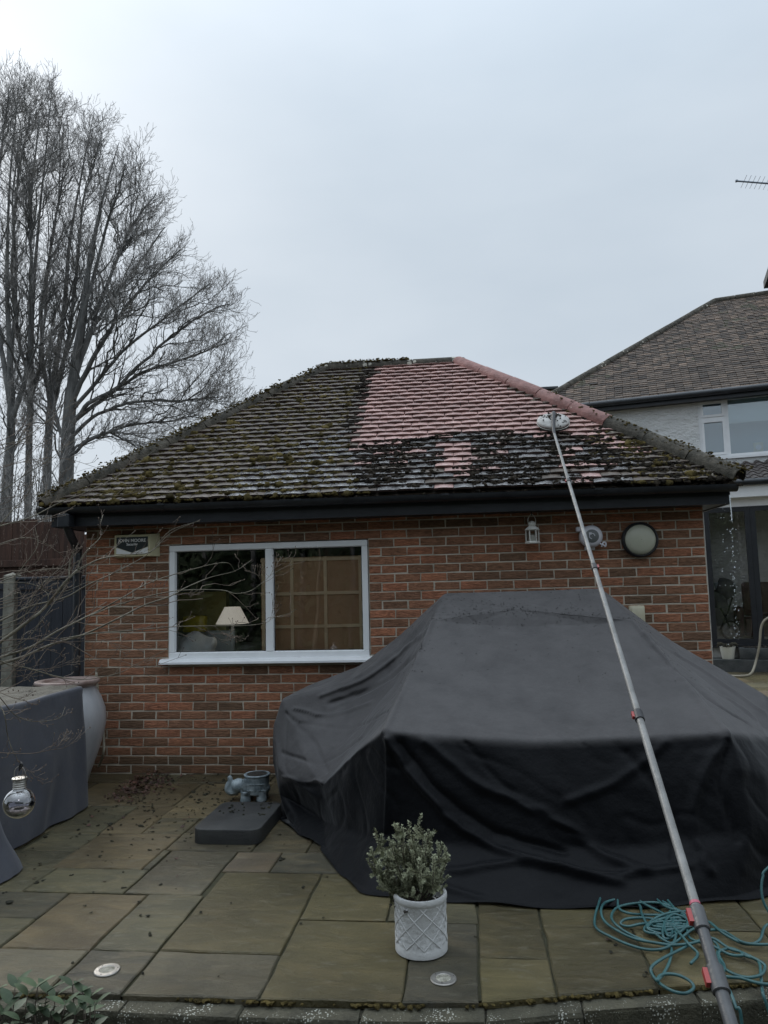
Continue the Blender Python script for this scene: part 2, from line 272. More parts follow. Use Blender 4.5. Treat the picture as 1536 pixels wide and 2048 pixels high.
def slab_mat():
    m = bpy.data.materials.new('riven_sandstone_slab'); m.use_nodes = True; n = m.node_tree.nodes; l = m.node_tree.links.new; b = n['Principled BSDF']
    ge = n.new('ShaderNodeNewGeometry'); oi = n.new('ShaderNodeObjectInfo')
    off = n.new('ShaderNodeVectorMath'); off.operation = 'MULTIPLY_ADD'; off.inputs[1].default_value = (1, 1, 1); 
    cbn = n.new('ShaderNodeCombineXYZ'); mu = n.new('ShaderNodeMath'); mu.operation = 'MULTIPLY'; mu.inputs[1].default_value = 37; l(oi.outputs['Random'], mu.inputs[0]); l(mu.outputs[0], cbn.inputs[2])
    l(ge.outputs['Position'], off.inputs[0]); l(cbn.outputs[0], off.inputs[2])
    rot = n.new('ShaderNodeMapping'); rot.inputs['Rotation'].default_value = (0, 0, .7); rot.inputs['Scale'].default_value = (1, 2.6, 1); l(off.outputs[0], rot.inputs[0])
    n1 = n.new('ShaderNodeTexNoise'); n1.inputs['Scale'].default_value = 3.2; n1.inputs['Detail'].default_value = 7; n1.inputs['Distortion'].default_value = 1.2; n1.inputs['Roughness'].default_value = .6; l(rot.outputs[0], n1.inputs['Vector'])
    ra = n.new('ShaderNodeValToRGB'); e = ra.color_ramp.elements
    e[0].position = .28; e[0].color = (.030, .026, .010, 1); e[1].position = .72; e[1].color = (.19, .138, .060, 1)
    x = e.new(.5); x.color = (.086, .069, .028, 1); l(n1.outputs[0], ra.inputs[0])
    # per-slab tint: grey, green, buff, brown
    mx = n.new('ShaderNodeMixRGB'); mx.inputs[0].default_value = .52; l(ra.outputs[0], mx.inputs[1]); l(oi.outputs['Color'], mx.inputs[2])
    n3 = n.new('ShaderNodeTexNoise'); n3.inputs['Scale'].default_value = 1.1; n3.inputs['Detail'].default_value = 4; l(off.outputs[0], n3.inputs['Vector'])
    m3 = n.new('ShaderNodeMapRange'); m3.inputs['From Min'].default_value = .35; m3.inputs['From Max'].default_value = .7; m3.inputs['To Min'].default_value = .55; m3.inputs['To Max'].default_value = 1.2; l(n3.outputs[0], m3.inputs[0])
    hs_ = n.new('ShaderNodeHueSaturation'); l(m3.outputs[0], hs_.inputs['Value']); l(mx.outputs[0], hs_.inputs['Color'])
    # pale scuffs
    n4 = n.new('ShaderNodeTexNoise'); n4.inputs['Scale'].default_value = 9; n4.inputs['Detail'].default_value = 9; n4.inputs['Roughness'].default_value = .75; l(rot.outputs[0], n4.inputs['Vector'])
    m4 = n.new('ShaderNodeMapRange'); m4.inputs['From Min'].default_value = .54; m4.inputs['From Max'].default_value = .70; m4.inputs['To Max'].default_value = .65; l(n4.outputs[0], m4.inputs[0])
    mx2 = n.new('ShaderNodeMixRGB'); mx2.inputs[2].default_value = (.17, .152, .105, 1); l(m4.outputs[0], mx2.inputs[0]); l(hs_.outputs[0], mx2.inputs[1]); l(mx2.outputs[0], b.inputs['Base Color'])
    b.inputs['Specular IOR Level'].default_value = .45
    r4 = n.new('ShaderNodeMapRange'); r4.inputs['From Min'].default_value = .3; r4.inputs['From Max'].default_value = .7; r4.inputs['To Min'].default_value = .30; r4.inputs['To Max'].default_value = .65; l(n3.outputs[0], r4.inputs[0]); l(r4.outputs[0], b.inputs['Roughness'])
    bp = n.new('ShaderNodeBump'); bp.inputs['Strength'].default_value = .8; bp.inputs['Distance'].default_value = .03; l(n4.outputs[0], bp.inputs['Height'])
    bp2 = n.new('ShaderNodeBump'); bp2.inputs['Strength'].default_value = .5; bp2.inputs['Distance'].default_value = .03; l(n1.outputs[0], bp2.inputs['Height']); l(bp.outputs[0], bp2.inputs['Normal']); l(bp2.outputs[0], b.inputs['Normal'])
    return m
M['slab'] = slab_mat()

# ------------------------------------------------------------------ builders
class MB:
    def __init__(s): s.v = []; s.f = []; s.n = 0
    def add(s, v, f):
        v = np.asarray(v, float).reshape(-1, 3); s.v.append(v); k = s.n
        for q in f: s.f.append(tuple(int(i) + k for i in q))
        s.n += len(v); return s
    def box(s, lo, hi, rot=None, at=(0, 0, 0)):
        x0, y0, z0 = lo; x1, y1, z1 = hi
        v = np.array([(x0, y0, z0), (x1, y0, z0), (x1, y1, z0), (x0, y1, z0), (x0, y0, z1), (x1, y0, z1), (x1, y1, z1), (x0, y1, z1)], float)
        if rot is not None: v = v @ np.array(rot).T
        v = v + np.array(at, float)
        return s.add(v, [(0, 3, 2, 1), (4, 5, 6, 7), (0, 1, 5, 4), (1, 2, 6, 5), (2, 3, 7, 6), (3, 0, 4, 7)])
    def cbox(s, lo, hi, c):
        """box with chamfered edges (bevelled look)"""
        bm = bmesh.new(); bmesh.ops.create_cube(bm, size=1)
        lo, hi = np.array(lo, float), np.array(hi, float)
        for v in bm.verts: v.co = Vector((lo + hi) / 2 + np.array(v.co) * (hi - lo))
        bmesh.ops.bevel(bm, geom=bm.edges[:], offset=c, segments=2, affect='EDGES', profile=.5)
        bm.verts.index_update(); s.add([v.co[:] for v in bm.verts], [[v.index for v in f.verts] for f in bm.faces]); bm.free(); return s
    def lathe(s, prof, at=(0, 0, 0), k=32, axis='Z', cap=True):
        P = np.array(prof, float); n = len(P); a = np.linspace(0, 2 * np.pi, k, endpoint=False)
        v = np.stack([P[:, None, 0] * np.cos(a), P[:, None, 0] * np.sin(a), np.repeat(P[:, 1:2], k, 1)], -1)
        if axis == 'Y': v = np.stack([v[..., 0], -v[..., 2], v[..., 1]], -1)
        v = v.reshape(-1, 3) + np.array(at, float)
        f = [(i * k + j, i * k + (j + 1) % k, (i + 1) * k + (j + 1) % k, (i + 1) * k + j) for i in range(n - 1) for j in range(k)]
        if cap: f += [tuple(range(k))[::-1], tuple(range((n - 1) * k, n * k))]
        return s.add(v, f)
    def tube(s, pts, r, k=8, cap=True, smooth=0):
        P = np.array(pts, float)
        if smooth: P, r = spline(P, smooth, r)
        n = len(P); r = np.broadcast_to(np.asarray(r, float), (n,))
        t = np.gradient(P, axis=0); t /= np.linalg.norm(t, axis=1)[:, None] + 1e-12
        u = np.cross(t[0], (0, 0, 1) if abs(t[0][2]) < .9 else (1, 0, 0)); u /= np.linalg.norm(u); V = []
        a = np.linspace(0, 2 * np.pi, k, endpoint=False)
        for i in range(n):
            u = u - t[i] * (u @ t[i]); u /= np.linalg.norm(u) + 1e-12; w_ = np.cross(t[i], u)
            V.append(P[i] + r[i] * (np.cos(a)[:, None] * u + np.sin(a)[:, None] * w_))
        f = [(i * k + j, i * k + (j + 1) % k, (i + 1) * k + (j + 1) % k, (i + 1) * k + j) for i in range(n - 1) for j in range(k)]
        if cap: f += [tuple(range(k))[::-1], tuple(range((n - 1) * k, n * k))]
        return s.add(np.concatenate(V), f)
    def build(s, name, m, parent=None, smooth=None, loc=None):
        me = bpy.data.meshes.new(name)
        v = np.concatenate(s.v) if s.v else np.zeros((0, 3))
        if loc is not None: v = v - np.array(loc, float)
        me.from_pydata(v.tolist(), [], s.f); me.update()
        return mk(name, me, m, parent, smooth, loc)
def mk(name, me, m, parent=None, smooth=None, loc=None):
    for q in (m if isinstance(m, (list, tuple)) else [m]): me.materials.append(M[q])
    if smooth:
        me.polygons.foreach_set('use_smooth', np.ones(len(me.polygons), bool))
        if smooth is not True: me.set_sharp_from_angle(angle=R(smooth))
    o = bpy.data.objects.new(name, me); COL.objects.link(o)
    if loc is not None: o.location = loc
    if parent: put(o, parent)
    return o
def put(o, parent):
    o.parent = parent; o.matrix_parent_inverse = Matrix.Translation(-Vector(wloc(parent)))
def wloc(o):
    l_ = Vector(o.location)
    if o.parent: l_ = l_ + Vector(wloc(o.parent)) + o.matrix_parent_inverse.to_translation()
    return l_
def tag(o, label, cat, group=None, kind=None):
    o['label'] = label; o['category'] = cat
    if group: o['group'] = group
    if kind: o['kind'] = kind
    return o
def empty(name, loc, label, cat, group=None):
    o = bpy.data.objects.new(name, None); COL.objects.link(o); o.location = loc; o.empty_display_size = .1
    return tag(o, label, cat, group)
def struct(o, kind='structure'): o['kind'] = kind; return o
def spline(P, sub, r=None):
    P = np.asarray(P, float); n = len(P)
    Q = np.vstack([2 * P[0] - P[1], P, 2 * P[-1] - P[-2]]); out = []; rr = []
    ra = None if r is None else np.broadcast_to(np.asarray(r, float), (n,))
    for i in range(n - 1):
        p0, p1, p2, p3 = Q[i:i + 4]
        for t in np.linspace(0, 1, sub, endpoint=False):
            out.append(.5 * ((2 * p1) + (-p0 + p2) * t + (2 * p0 - 5 * p1 + 4 * p2 - p3) * t * t + (-p0 + 3 * p1 - 3 * p2 + p3) * t ** 3))
            if ra is not None: rr.append(ra[i] * (1 - t) + ra[i + 1] * t)
    out.append(P[-1]); 
    if ra is None: return np.array(out)
    rr.append(ra[-1]); return np.array(out), np.array(rr)
def tubes(P, rad, k, mb):
    """many polylines at once: P [B,n,3], rad [B,n]"""
    B, n, _ = P.shape
    if B == 0: return
    t = np.gradient(P, axis=1); t /= np.linalg.norm(t, axis=2)[..., None] + 1e-9
    ref = np.where(np.abs(t[:, :1, 2:3]) < .8, np.array([0, 0, 1.]), np.array([1., 0, 0]))
    u = np.cross(t, np.broadcast_to(ref, t.shape)); u /= np.linalg.norm(u, axis=2)[..., None] + 1e-9; w_ = np.cross(t, u)
    a = np.linspace(0, 2 * np.pi, k, endpoint=False)
    V = P[:, :, None] + rad[:, :, None, None] * (np.cos(a)[:, None] * u[:, :, None] + np.sin(a)[:, None] * w_[:, :, None])
    b, i, j = np.meshgrid(np.arange(B), np.arange(n - 1), np.arange(k), indexing='ij'); j2 = (j + 1) % k
    base = b * n * k
    Fq = np.stack([base + i * k + j, base + i * k + j2, base + (i + 1) * k + j2, base + (i + 1) * k + j], -1).reshape(-1, 4) + mb.n
    mb.v.append(V.reshape(-1, 3)); mb.f.extend(map(tuple, Fq.tolist())); mb.n += B * n * k
def ico(sub):
    bm = bmesh.new(); bmesh.ops.create_icosphere(bm, subdivisions=sub, radius=1); bm.verts.index_update()
    v = np.array([q.co[:] for q in bm.verts]); f = np.array([[q.index for q in p.verts] for p in bm.faces]); bm.free(); return v, f
ICO1, ICO2 = ico(1), ico(2)
def blobs(mb, C, rad, sq=(1, 1, .6), jit=.25, base=ICO2, frame=None):
    """many lumpy clumps: C [N,3], rad [N] (each its own island)"""
    v, f = base; N = len(C)
    s_ = np.array(sq) * rng.uniform(.75, 1.3, (N, 3))
    V = v[None] * s_[:, None] * rad[:, None, None] * (1 + rng.normal(0, jit, (N, len(v), 1)))
    a = rng.uniform(0, 6.28, N); ca, sa = np.cos(a), np.sin(a)
    V = np.stack([V[..., 0] * ca[:, None] - V[..., 1] * sa[:, None], V[..., 0] * sa[:, None] + V[..., 1] * ca[:, None], V[..., 2]], -1)
    if frame is not None: V = V @ np.array(frame)
    V = V + C[:, None]
    Ff = (f[None] + (np.arange(N) * len(v))[:, None, None]).reshape(-1, 3) + mb.n
    mb.v.append(V.reshape(-1, 3)); mb.f.extend(map(tuple, Ff.tolist())); mb.n += N * len(v)
def text(mb, s, size, place, up, right, bold=0.0):
    c = bpy.data.curves.new('t', 'FONT'); c.body = s; c.size = size; c.align_x = 'CENTER'; c.align_y = 'CENTER'; c.extrude = .0008; c.offset = bold
    o = bpy.data.objects.new('t', c); COL.objects.link(o); bpy.context.view_layer.update()
    me = o.evaluated_get(bpy.context.evaluated_depsgraph_get()).to_mesh()
    r_, u_ = np.array(right, float), np.array(up, float); n_ = np.cross(r_, u_)
    v = np.array([p.co[:] for p in me.vertices]); v = v[:, :1] * r_ + v[:, 1:2] * u_ + v[:, 2:3] * n_ + np.array(place)
    mb.add(v, [list(p.vertices) for p in me.polygons]); bpy.data.objects.remove(o); bpy.data.curves.remove(c)

# ------------------------------------------------------------------ ground and patio
EX = np.array([-60, 1.0, 3.14, 3.42, 3.72, 4.1, 4.6, 5.5, 9, 60.]); EY = np.array([-3.6, -3.435, -3.40, -3.38, -3.31, -3.23, -3.14, -3.0, -2.5, -2.0])
def edge_y(x): return float(np.interp(x, EX, EY))
LOW = -0.52
g = MB()
xs = np.concatenate([[-900], EX[1:-1], [900]]); n_ = len(xs)
rows = [np.stack([xs, np.full(n_, 900.), np.full(n_, -.035)], 1), np.stack([xs, [edge_y(x) - .05 for x in xs], np.full(n_, -.035)], 1),
        np.stack([xs, [edge_y(x) - .06 for x in xs], np.full(n_, LOW)], 1), np.stack([xs, np.full(n_, -900.), np.full(n_, LOW)], 1)]
g.add(np.concatenate(rows), [(i * n_ + j, (i + 1) * n_ + j, (i + 1) * n_ + j + 1, i * n_ + j + 1) for i in range(3) for j in range(n_ - 1)])
struct(g.build('ground', 'earth'))
pb = MB(); px_ = [-2.4, 1.0, 3.14, 3.72, 4.6, 5.5, 10.2]
pv = [(x, edge_y(x) + .004, -.012) for x in px_] + [(x, 7.45, -.012) for x in px_]
k = len(px_)
pb.add(pv, [(i, i + 1, k + i + 1, k + i) for i in range(k - 1)])
patio = struct(pb.build('patio', 'joint'))
TINT = dict(G=(.058, .056, .044), O=(.118, .096, .036), B=(.165, .145, .095), N=(.130, .092, .046), E=(.092, .086, .050), P=(.150, .112, .080), D=(.070, .056, .032))
def slab(x0, x1, y0, y1, name='paving_slab', tint=None):
    gp = .005; x0 += gp; x1 -= gp; y1 -= gp
    e0 = y0 is None
    ya, yb = (edge_y(x0), edge_y(x1)) if e0 else (y0 + gp, y0 + gp)
    c = [np.array(p) for p in ((x0, ya), (x1, yb), (x1, y1), (x0, y1))]; out = []
    for i in range(4):
        a, b = c[i], c[(i + 1) % 4]; m_ = max(2, int(np.linalg.norm(b - a) / .09))
        for t in np.arange(m_) / m_: out.append(a + (b - a) * t + rng.normal(0, .0022, 2))
    out = np.array(out); ctr = out.mean(0); N = len(out)
    dz = rng.uniform(-.0025, .002); tl = rng.normal(0, .002, 2)
    def ring(ins, z):
        q = ctr + (out - ctr) * (1 - ins / np.maximum(np.abs(out - ctr).max(1)[:, None], .05)); return np.column_stack([q, z + dz + (q - ctr) @ tl])
    mb = MB(); V = np.concatenate([ring(0, -.03), ring(0, -.005 + rng.normal(0, .001)), ring(.006, 0.0)])
    fs = [(r_ * N + i, r_ * N + (i + 1) % N, (r_ + 1) * N + (i + 1) % N, (r_ + 1) * N + i) for r_ in range(2) for i in range(N)] + [tuple(range(2 * N, 3 * N))]
    mb.add(V, fs); o = mb.build(name, 'slab', patio, loc=(*ctr, 0)); c = np.array(TINT[tint or random.choice('GOBNEPDEON')]) * rng.uniform(.88, 1.12); o.color = (*c, 1); return o
SL = [(.7, 1.17, None, -3.09), (1.17, 1.715, None, -3.085), (1.715, 2.025, None, -3.075), (2.025, 2.58, None, -3.065), (2.58, 3.135, None, -2.725), (3.135, 3.43, None, -2.72), (3.43, 3.725, None, -3.03),
      (3.725, 4.125, None, -2.73), (4.125, 4.7, None, -2.73), (4.7, 5.4, None, -2.55), (3.43, 3.725, -3.03, -2.5), (3.725, 4.3, -2.73, -2.2), (4.3, 4.7, -2.73, -2.2), (4.7, 5.4, -2.55, -1.84),
      (3.0, 3.135, -2.72, -2.15), (3.135, 3.43, -2.72, -2.15), (2.58, 3.0, -2.725, -2.15), (2.025, 2.58, -3.065, -2.15), (1.715, 2.025, -3.075, -2.475), (1.285, 1.715, -3.085, -2.485), (.7, 1.285, -3.09, -2.79), (.7, 1.285, -2.79, -2.485),
      (1.015, 1.58, -2.48, -2.15), (.4, 1.015, -2.485, -1.87), (.975, 1.53, -2.15, -1.545), (.615, .975, -1.87, -1.55), (1.58, 2.0, -2.475, -1.84), (1.53, 1.58, -2.15, -1.84), (2.0, 2.275, -2.15, -1.84), (2.275, 2.9, -2.15, -1.84), (2.9, 3.5, -2.15, -1.84),
      (3.43, 3.725, -2.5, -2.15), (3.5, 4.3, -2.15, -1.84), (4.3, 4.7, -2.2, -1.84), (1.53, 2.08, -1.84, -1.52), (2.08, 2.42, -1.84, -1.25), (2.42, 2.85, -1.84, -1.4), (.0, .585, -2.1, -1.55), (.0, .585, -1.55, -.93), (.585, .955, -1.55, -.93), (.955, 1.245, -1.545, -.92), (1.245, 1.53, -1.545, -1.2),
      (1.53, 2.08, -1.52, -1.2), (.3, 1.21, -.925, -.29), (1.21, 1.8, -1.2, -.29), (1.8, 2.08, -1.2, -.6), (2.08, 2.42, -1.25, -.6), (1.8, 2.42, -.6, -.29), (-.6, .3, -.93, -.29), (-.3, .62, -.29, .0), (.62, .95, -.29, .0), (.95, 1.75, -.29, .0), (1.75, 2.4, -.29, .0),
      (-.6, .0, -1.55, -.93)]
for s_, t_ in zip(SL, 'BBGBOGOOOOOOOOEEOOENEGEENEBEPGDDDDDDDDEENDDNNDDDNNEDDDD'): slab(*s_, tint=t_)
def fill(x0, x1, y0, y1, seed):
    r_ = random.Random(seed); y = y0
    while y < y1 - .1:
        h = min(r_.choice([.29, .57, .57, .86]), y1 - y)
        if y1 - y - h < .2: h = y1 - y
        x = x0
        while x < x1 - .05:
            w_ = min(r_.choice([.29, .57, .57, .86]), x1 - x)
            if x1 - x - w_ < .2: w_ = x1 - x
            slab(x, x + w_, y, y + h); x += w_
        y += h
fill(2.42, 5.4, -1.4, 0.0, 3); fill(2.85, 5.4, -1.84, -1.4, 4); fill(5.4, 9.6, -1.84, 6.9, 5); fill(5.4, 6.6, -2.9, -1.84, 8)
slab(-.4, .7, None, -2.79); slab(-.4, .7, -2.79, -2.485); slab(-.4, .4, -2.485, -2.1)

# retaining wall with coping stones along the patio edge
rw = empty('retaining_wall', (2.5, -3.5, LOW), 'low damp stone retaining wall with lichened edging along the patio front', 'wall')
x = -.6; wi = MB()
while x < 6.6:
    L_ = rng.uniform(.28, .6); x2 = x + L_; y1, y2 = edge_y(x), edge_y(x2); w_ = rng.uniform(.085, .10); t = rng.normal(0, .003) - .022
    mb = MB(); gp = .0012
    V = []
    for z, ins in ((-.17, 0), (t - .012, 0), (t, .005)):
        V += [(x + gp + ins, y1 - .006 - ins * .2, z), (x2 - gp - ins, y2 - .006 - ins * .2, z), (x2 - gp - ins, y2 - w_ + ins, z), (x + gp + ins, y1 - w_ + ins, z)]
    V = np.array(V) + rng.normal(0, .0025, (12, 3))
    mb.add(V, [(0, 3, 7, 4), (1, 0, 4, 5), (2, 1, 5, 6), (3, 2, 6, 7), (4, 7, 11, 8), (5, 4, 8, 9), (6, 5, 9, 10), (7, 6, 10, 11), (8, 11, 10, 9)])
    mb.build('coping_stone', 'coping', rw, loc=(x, y1, -.05)); x = x2
xs = np.linspace(-.6, 6.6, 60); V = [(x, edge_y(x) - .012, -.03) for x in xs] + [(x, edge_y(x) - .07 + rng.normal(0, .004), -.1) for x in xs] + [(x, edge_y(x) - .075 + rng.normal(0, .006), LOW) for x in xs]
wi.add(V, [(r_ * 60 + i, r_ * 60 + i + 1, (r_ + 1) * 60 + i + 1, (r_ + 1) * 60 + i) for r_ in range(2) for i in range(59)])
wi.build('stone_face', 'retain', rw)
mm = MB(); N = 420; X = rng.uniform(.9, 5.2, N); keep = np.array([noise.noise(Vector((x * 2.2, 0, 3))) > -.05 for x in X]); X = X[keep]
blobs(mm, np.stack([X, [edge_y(x) - .004 for x in X] + rng.normal(0, .006, len(X)), np.full(len(X), -.013)], 1), rng.uniform(.005, .013, len(X)), base=ICO1)
struct(mm.build('edge_moss', 'moss', rw), 'stuff')

# ------------------------------------------------------------------ brick outbuilding
BLD_W, BLD_D = 5.4, 3.76
WX0, WX1, WZ0, WZ1 = 3.5 * BW, 11.5 * BW, .945, 26 * CH
bld = empty('brick_outbuilding', (2.7, 1.88, 0), 'small red brick outbuilding with hipped tiled roof half cleaned of moss', 'outbuilding')
NROW = 29
wm = MB()
wm.box((0, .0052, -.03), (WX0, .11, 2.24)); wm.box((WX1, .0052, -.03), (BLD_W, .11, 2.24)); wm.box((WX0, .0052, -.03), (WX1, .11, WZ0)); wm.box((WX0, .0052, WZ1 + .004), (WX1, .11, 2.24))
wm.box((.0052, .112, -.03), (.11, BLD_D, 2.24)); wm.box((BLD_W - .11, .112, -.03), (BLD_W - .0052, BLD_D, 2.24)); wm.box((.112, BLD_D - .11, -.03), (BLD_W - .112, BLD_D - .0052, 2.24))
wall = wm.build('wall', 'mortar', bld)
def brick_mesh(w_, seed):
    r_ = np.random.default_rng(seed); h = CH - .0105; a, b = w_ / 2, h / 2
    def rect(ins, y, j): return np.array([(-a + ins, y, -b + ins), (a - ins, y, -b + ins), (a - ins, y, b - ins), (-a + ins, y, b - ins)]) + r_.normal(0, j, (4, 3)) * (1, .4, 1)
    V = np.concatenate([rect(0, .06, 0), rect(0, .005, .0016), rect(.0045, 0, .0028)])
    F_ = [(r * 4 + i, r * 4 + (i + 1) % 4, (r + 1) * 4 + (i + 1) % 4, (r + 1) * 4 + i) for r in range(2) for i in range(4)] + [(8, 9, 10, 11)]
    return V, F_
BR = {0: [brick_mesh(BW - .0105, i) for i in range(8)], 1: [brick_mesh(BW / 2 - .0105, 50 + i) for i in range(4)]}
BME = {}
def brick_me(kind, i):
    if (kind, i) not in BME:
        me = bpy.data.meshes.new('brick'); V, F_ = BR[kind][i]; me.from_pydata(V.tolist(), [], F_); me.materials.append(M['brick']); BME[(kind, i)] = me
    return BME[(kind, i)]
COVER_PX = [(890, 1185), (1200, 1175), (1292, 1250), (1347, 1284), (1425, 1327), (1536, 1390), (1536, 2048), (540, 2048), (540, 1510), (550, 1400), (690, 1345), (740, 1320)]
bricks = []
for r_ in range(NROW):
    z = (r_ + .5) * CH
    segs = [(k * BW, (k + 1) * BW) for k in range(24)] if r_ % 2 == 0 else [(0, BW / 2)] + [((k + .5) * BW, (k + 1.5) * BW) for k in range(23)] + [(BLD_W - BW / 2, BLD_W)]
    for a, b in segs:
        if z > WZ0 - .02 and z < WZ1:
            if a >= WX0 - .001 and b <= WX1 + .001: continue
            if a < WX0 - .001 and b > WX0 + .001: b = WX0
            if b > WX1 + .001 and a < WX1 - .001: a = WX1
        if b - a < .05: continue
        bricks.append(((a + b) / 2, z, 0 if b - a > .2 else 1))
def bscore(q):
    u, v_ = proj((q[0], 0, q[1])); hid = inpoly(u, v_, COVER_PX) or (u < 205 and v_ > 1360) or q[1] > 2.19
    return (0 if hid else 1) * (F / ((np.array((q[0], 0, q[1])) - CC) @ CF)) * (1 if q[2] == 0 else .6)
bricks.sort(key=bscore, reverse=True)
rest = MB()
for i, (x, z, kd) in enumerate(bricks):
    dy = rng.normal(0, .0012); vi = int(rng.integers(len(BR[kd])))
    if i < 300:
        o = bpy.data.objects.new('brick', brick_me(kd, vi)); COL.objects.link(o); o.location = (x, dy, z); put(o, wall)
    else:
        V, F_ = BR[kd][vi]; rest.add(V + (x, dy, z), F_)
for r_ in range(NROW):           # side walls, seen only from a step aside
    for side in (0, 1):
        y = (.0 if r_ % 2 else .113) + .112
        while y < BLD_D - .1:
            V, F_ = BR[0][r_ % 8]; W_ = np.stack([V[:, 1], V[:, 0], V[:, 2]], 1)
            if side: W_ = np.stack([BLD_W - W_[:, 0], W_[:, 1], W_[:, 2]], 1)
            rest.add(W_ + (0, y + .11, (r_ + .5) * CH), F_ if side else [f[::-1] for f in F_]); y += BW
struct(rest.build('brickwork', 'brick', wall), 'stuff')

# window
win = empty('window', (1.69, 0, 1.0), '', ''); del win['label']; del win['category']; put(win, bld)
def frame_bars(mb, x0, x1, z0, z1, w_, y0, y1, c=.006):
    mb.cbox((x0, y0, z0), (x1, y1, z0 + w_), c); mb.cbox((x0, y0, z1 - w_), (x1, y1, z1), c)
    mb.cbox((x0, y0 + .001, z0 + w_), (x0 + w_, y1, z1 - w_), c); mb.cbox((x1 - w_, y0 + .001, z0 + w_), (x1, y1, z1 - w_), c)
mull = aty(539, 1200, .0)[0]
fr = MB(); fx0, fx1, fz0, fz1 = WX0 + .006, WX1 - .006, .985, WZ1 - .006
frame_bars(fr, fx0, fx1, fz0, fz1, .052, -.012, .06); frame_bars(fr, fx0 + .034, fx1 - .034, fz0 + .034, fz1 - .034, .022, .006, .05, .008)
fr.cbox((mull - .035, -.010, fz0 + .052), (mull + .035, .06, fz1 - .052), .009)
fr.build('frame', 'upvc', win)
for a, b in ((fx0 + .056, mull - .035), (mull + .035, fx1 - .056)):
    pn = MB(); pn.box((a, .03, fz0 + .056), (b, .034, fz1 - .056)); pn.build('pane', 'glass', win)
    se = MB(); 
    for q in (((a, .0285, fz0 + .056), (b, .036, fz0 + .062)), ((a, .0285, fz1 - .062), (b, .036, fz1 - .056)), ((a, .0285, fz0 + .062), (a + .006, .036, fz1 - .062)), ((b - .006, .0285, fz0 + .062), (b, .036, fz1 - .062))): se.box(*q)
    se.build('gasket', 'seal', win)
si = MB(); sx0, sx1 = WX0 - .055, WX1 + .03
prof = [(-.085, .945), (-.085, .962), (-.06, .985), (.02, .99), (.02, .945)]
V = [(sx0, y, z) for y, z in prof] + [(sx1, y, z) for y, z in prof]
si.add(V, [(i, (i + 1) % 5, 5 + (i + 1) % 5, 5 + i) for i in range(5)] + [(4, 3, 2, 1, 0), (5, 6, 7, 8, 9)]); si.build('sill', 'upvc', win)
# room behind the window
rm = MB(); A = (.12, .115, .25); B_ = (5.28, 3.4, 2.2)
x0, y0, z0 = A; x1, y1, z1 = B_
rm.add([(x0, y0, z0), (x1, y0, z0), (x1, y1, z0), (x0, y1, z0), (x0, y0, z1), (x1, y0, z1), (x1, y1, z1), (x0, y1, z1)], [(0, 1, 2, 3), (7, 6, 5, 4), (1, 5, 6, 2), (2, 6, 7, 3), (3, 7, 4, 0)])
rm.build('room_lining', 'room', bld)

# fascia, soffit, gutter
EVX0, EVX1 = -.25, 5.6
fa = MB(); fa.box((EVX0 + .06, -.245, 2.165), (EVX1 - .06, -.222, 2.335)); fa.box((EVX0 + .06, -.2495, 2.165), (EVX1 - .06, -.2455, 2.192))
fa.box((EVX0 + .06, -.221, 2.165), (EVX0 + .083, BLD_D + .22, 2.33)); fa.box((EVX1 - .083, -.221, 2.165), (EVX1 - .06, BLD_D + .22, 2.33)); fa.build('fascia', 'black_paint', bld)
so = MB(); so.box((EVX0 + .084, -.22, 2.172), (EVX1 - .084, .0, 2.184)); so.box((EVX0 + .084, .001, 2.172), (0, BLD_D, 2.184)); so.box((BLD_W, .001, 2.172), (EVX1 - .084, BLD_D, 2.184)); so.build('soffit', 'black_paint', bld)
gu = MB(); gr = .056; th = np.linspace(np.pi, 2 * np.pi, 13); gz = lambda x: 2.325 - .014 * (x + .25) / 5.85
ring = [(math.cos(a) * gr, math.sin(a) * gr) for a in th] + [(math.cos(a) * (gr - .005), math.sin(a) * (gr - .005)) for a in th[::-1]]
xs = np.linspace(EVX0 - .02, EVX1 - .03, 14); V = []
for x in xs: V += [(x, -.308 + p, gz(x) + q) for p, q in ring]
nr = len(ring); gu.add(V, [(i * nr + j, i * nr + (j + 1) % nr, (i + 1) * nr + (j + 1) % nr, (i + 1) * nr + j) for i in range(len(xs) - 1) for j in range(nr)] + [tuple(range(13)), tuple((len(xs) - 1) * nr + j for j in range(13))[::-1]])
gut = gu.build('gutter', 'black_plastic', bld, smooth=50)
for x in (.86, 2.05, 3.28, 4.5):
    b = MB(); rr = gr + .005; V = []
    for xx in (x - .022, x + .022): V += [(xx, -.308 + math.cos(a) * rr, gz(xx) + math.sin(a) * rr) for a in th]
    b.add(V, [(j, j + 1, 14 + j, 13 + j) for j in range(12)]); b.box((x - .03, -.308 - rr - .004, gz(x) - .012), (x + .03, -.308 - rr + .004, gz(x) + .004)); b.build('gutter_clip', 'black_plastic', gut, smooth=50)
# downpipe at the left corner: outlet, swan neck, pipe, and the black hopper elbow
dp = MB(); dp.tube([(-.02, -.308, 2.28), (-.02, -.308, 2.20), (-.03, -.2, 2.08), (-.045, -.06, 1.96), (-.045, -.055, 1.8), (-.045, -.055, .02)], .036, 12, smooth=6)
dpo = dp.build('downpipe', 'black_plastic', bld, smooth=40)
q = MB(); q.cbox((-.075, -.36, 2.15), (.035, -.256, 2.268), .01); q.build('outlet', 'black_plastic', dpo)
for z in (1.75, .9):
    q = MB(); q.lathe([(.043, z), (.043, z + .05)], (-.045, -.055, 0), 14); q.build('pipe_bracket', 'black_plastic', dpo, smooth=30)

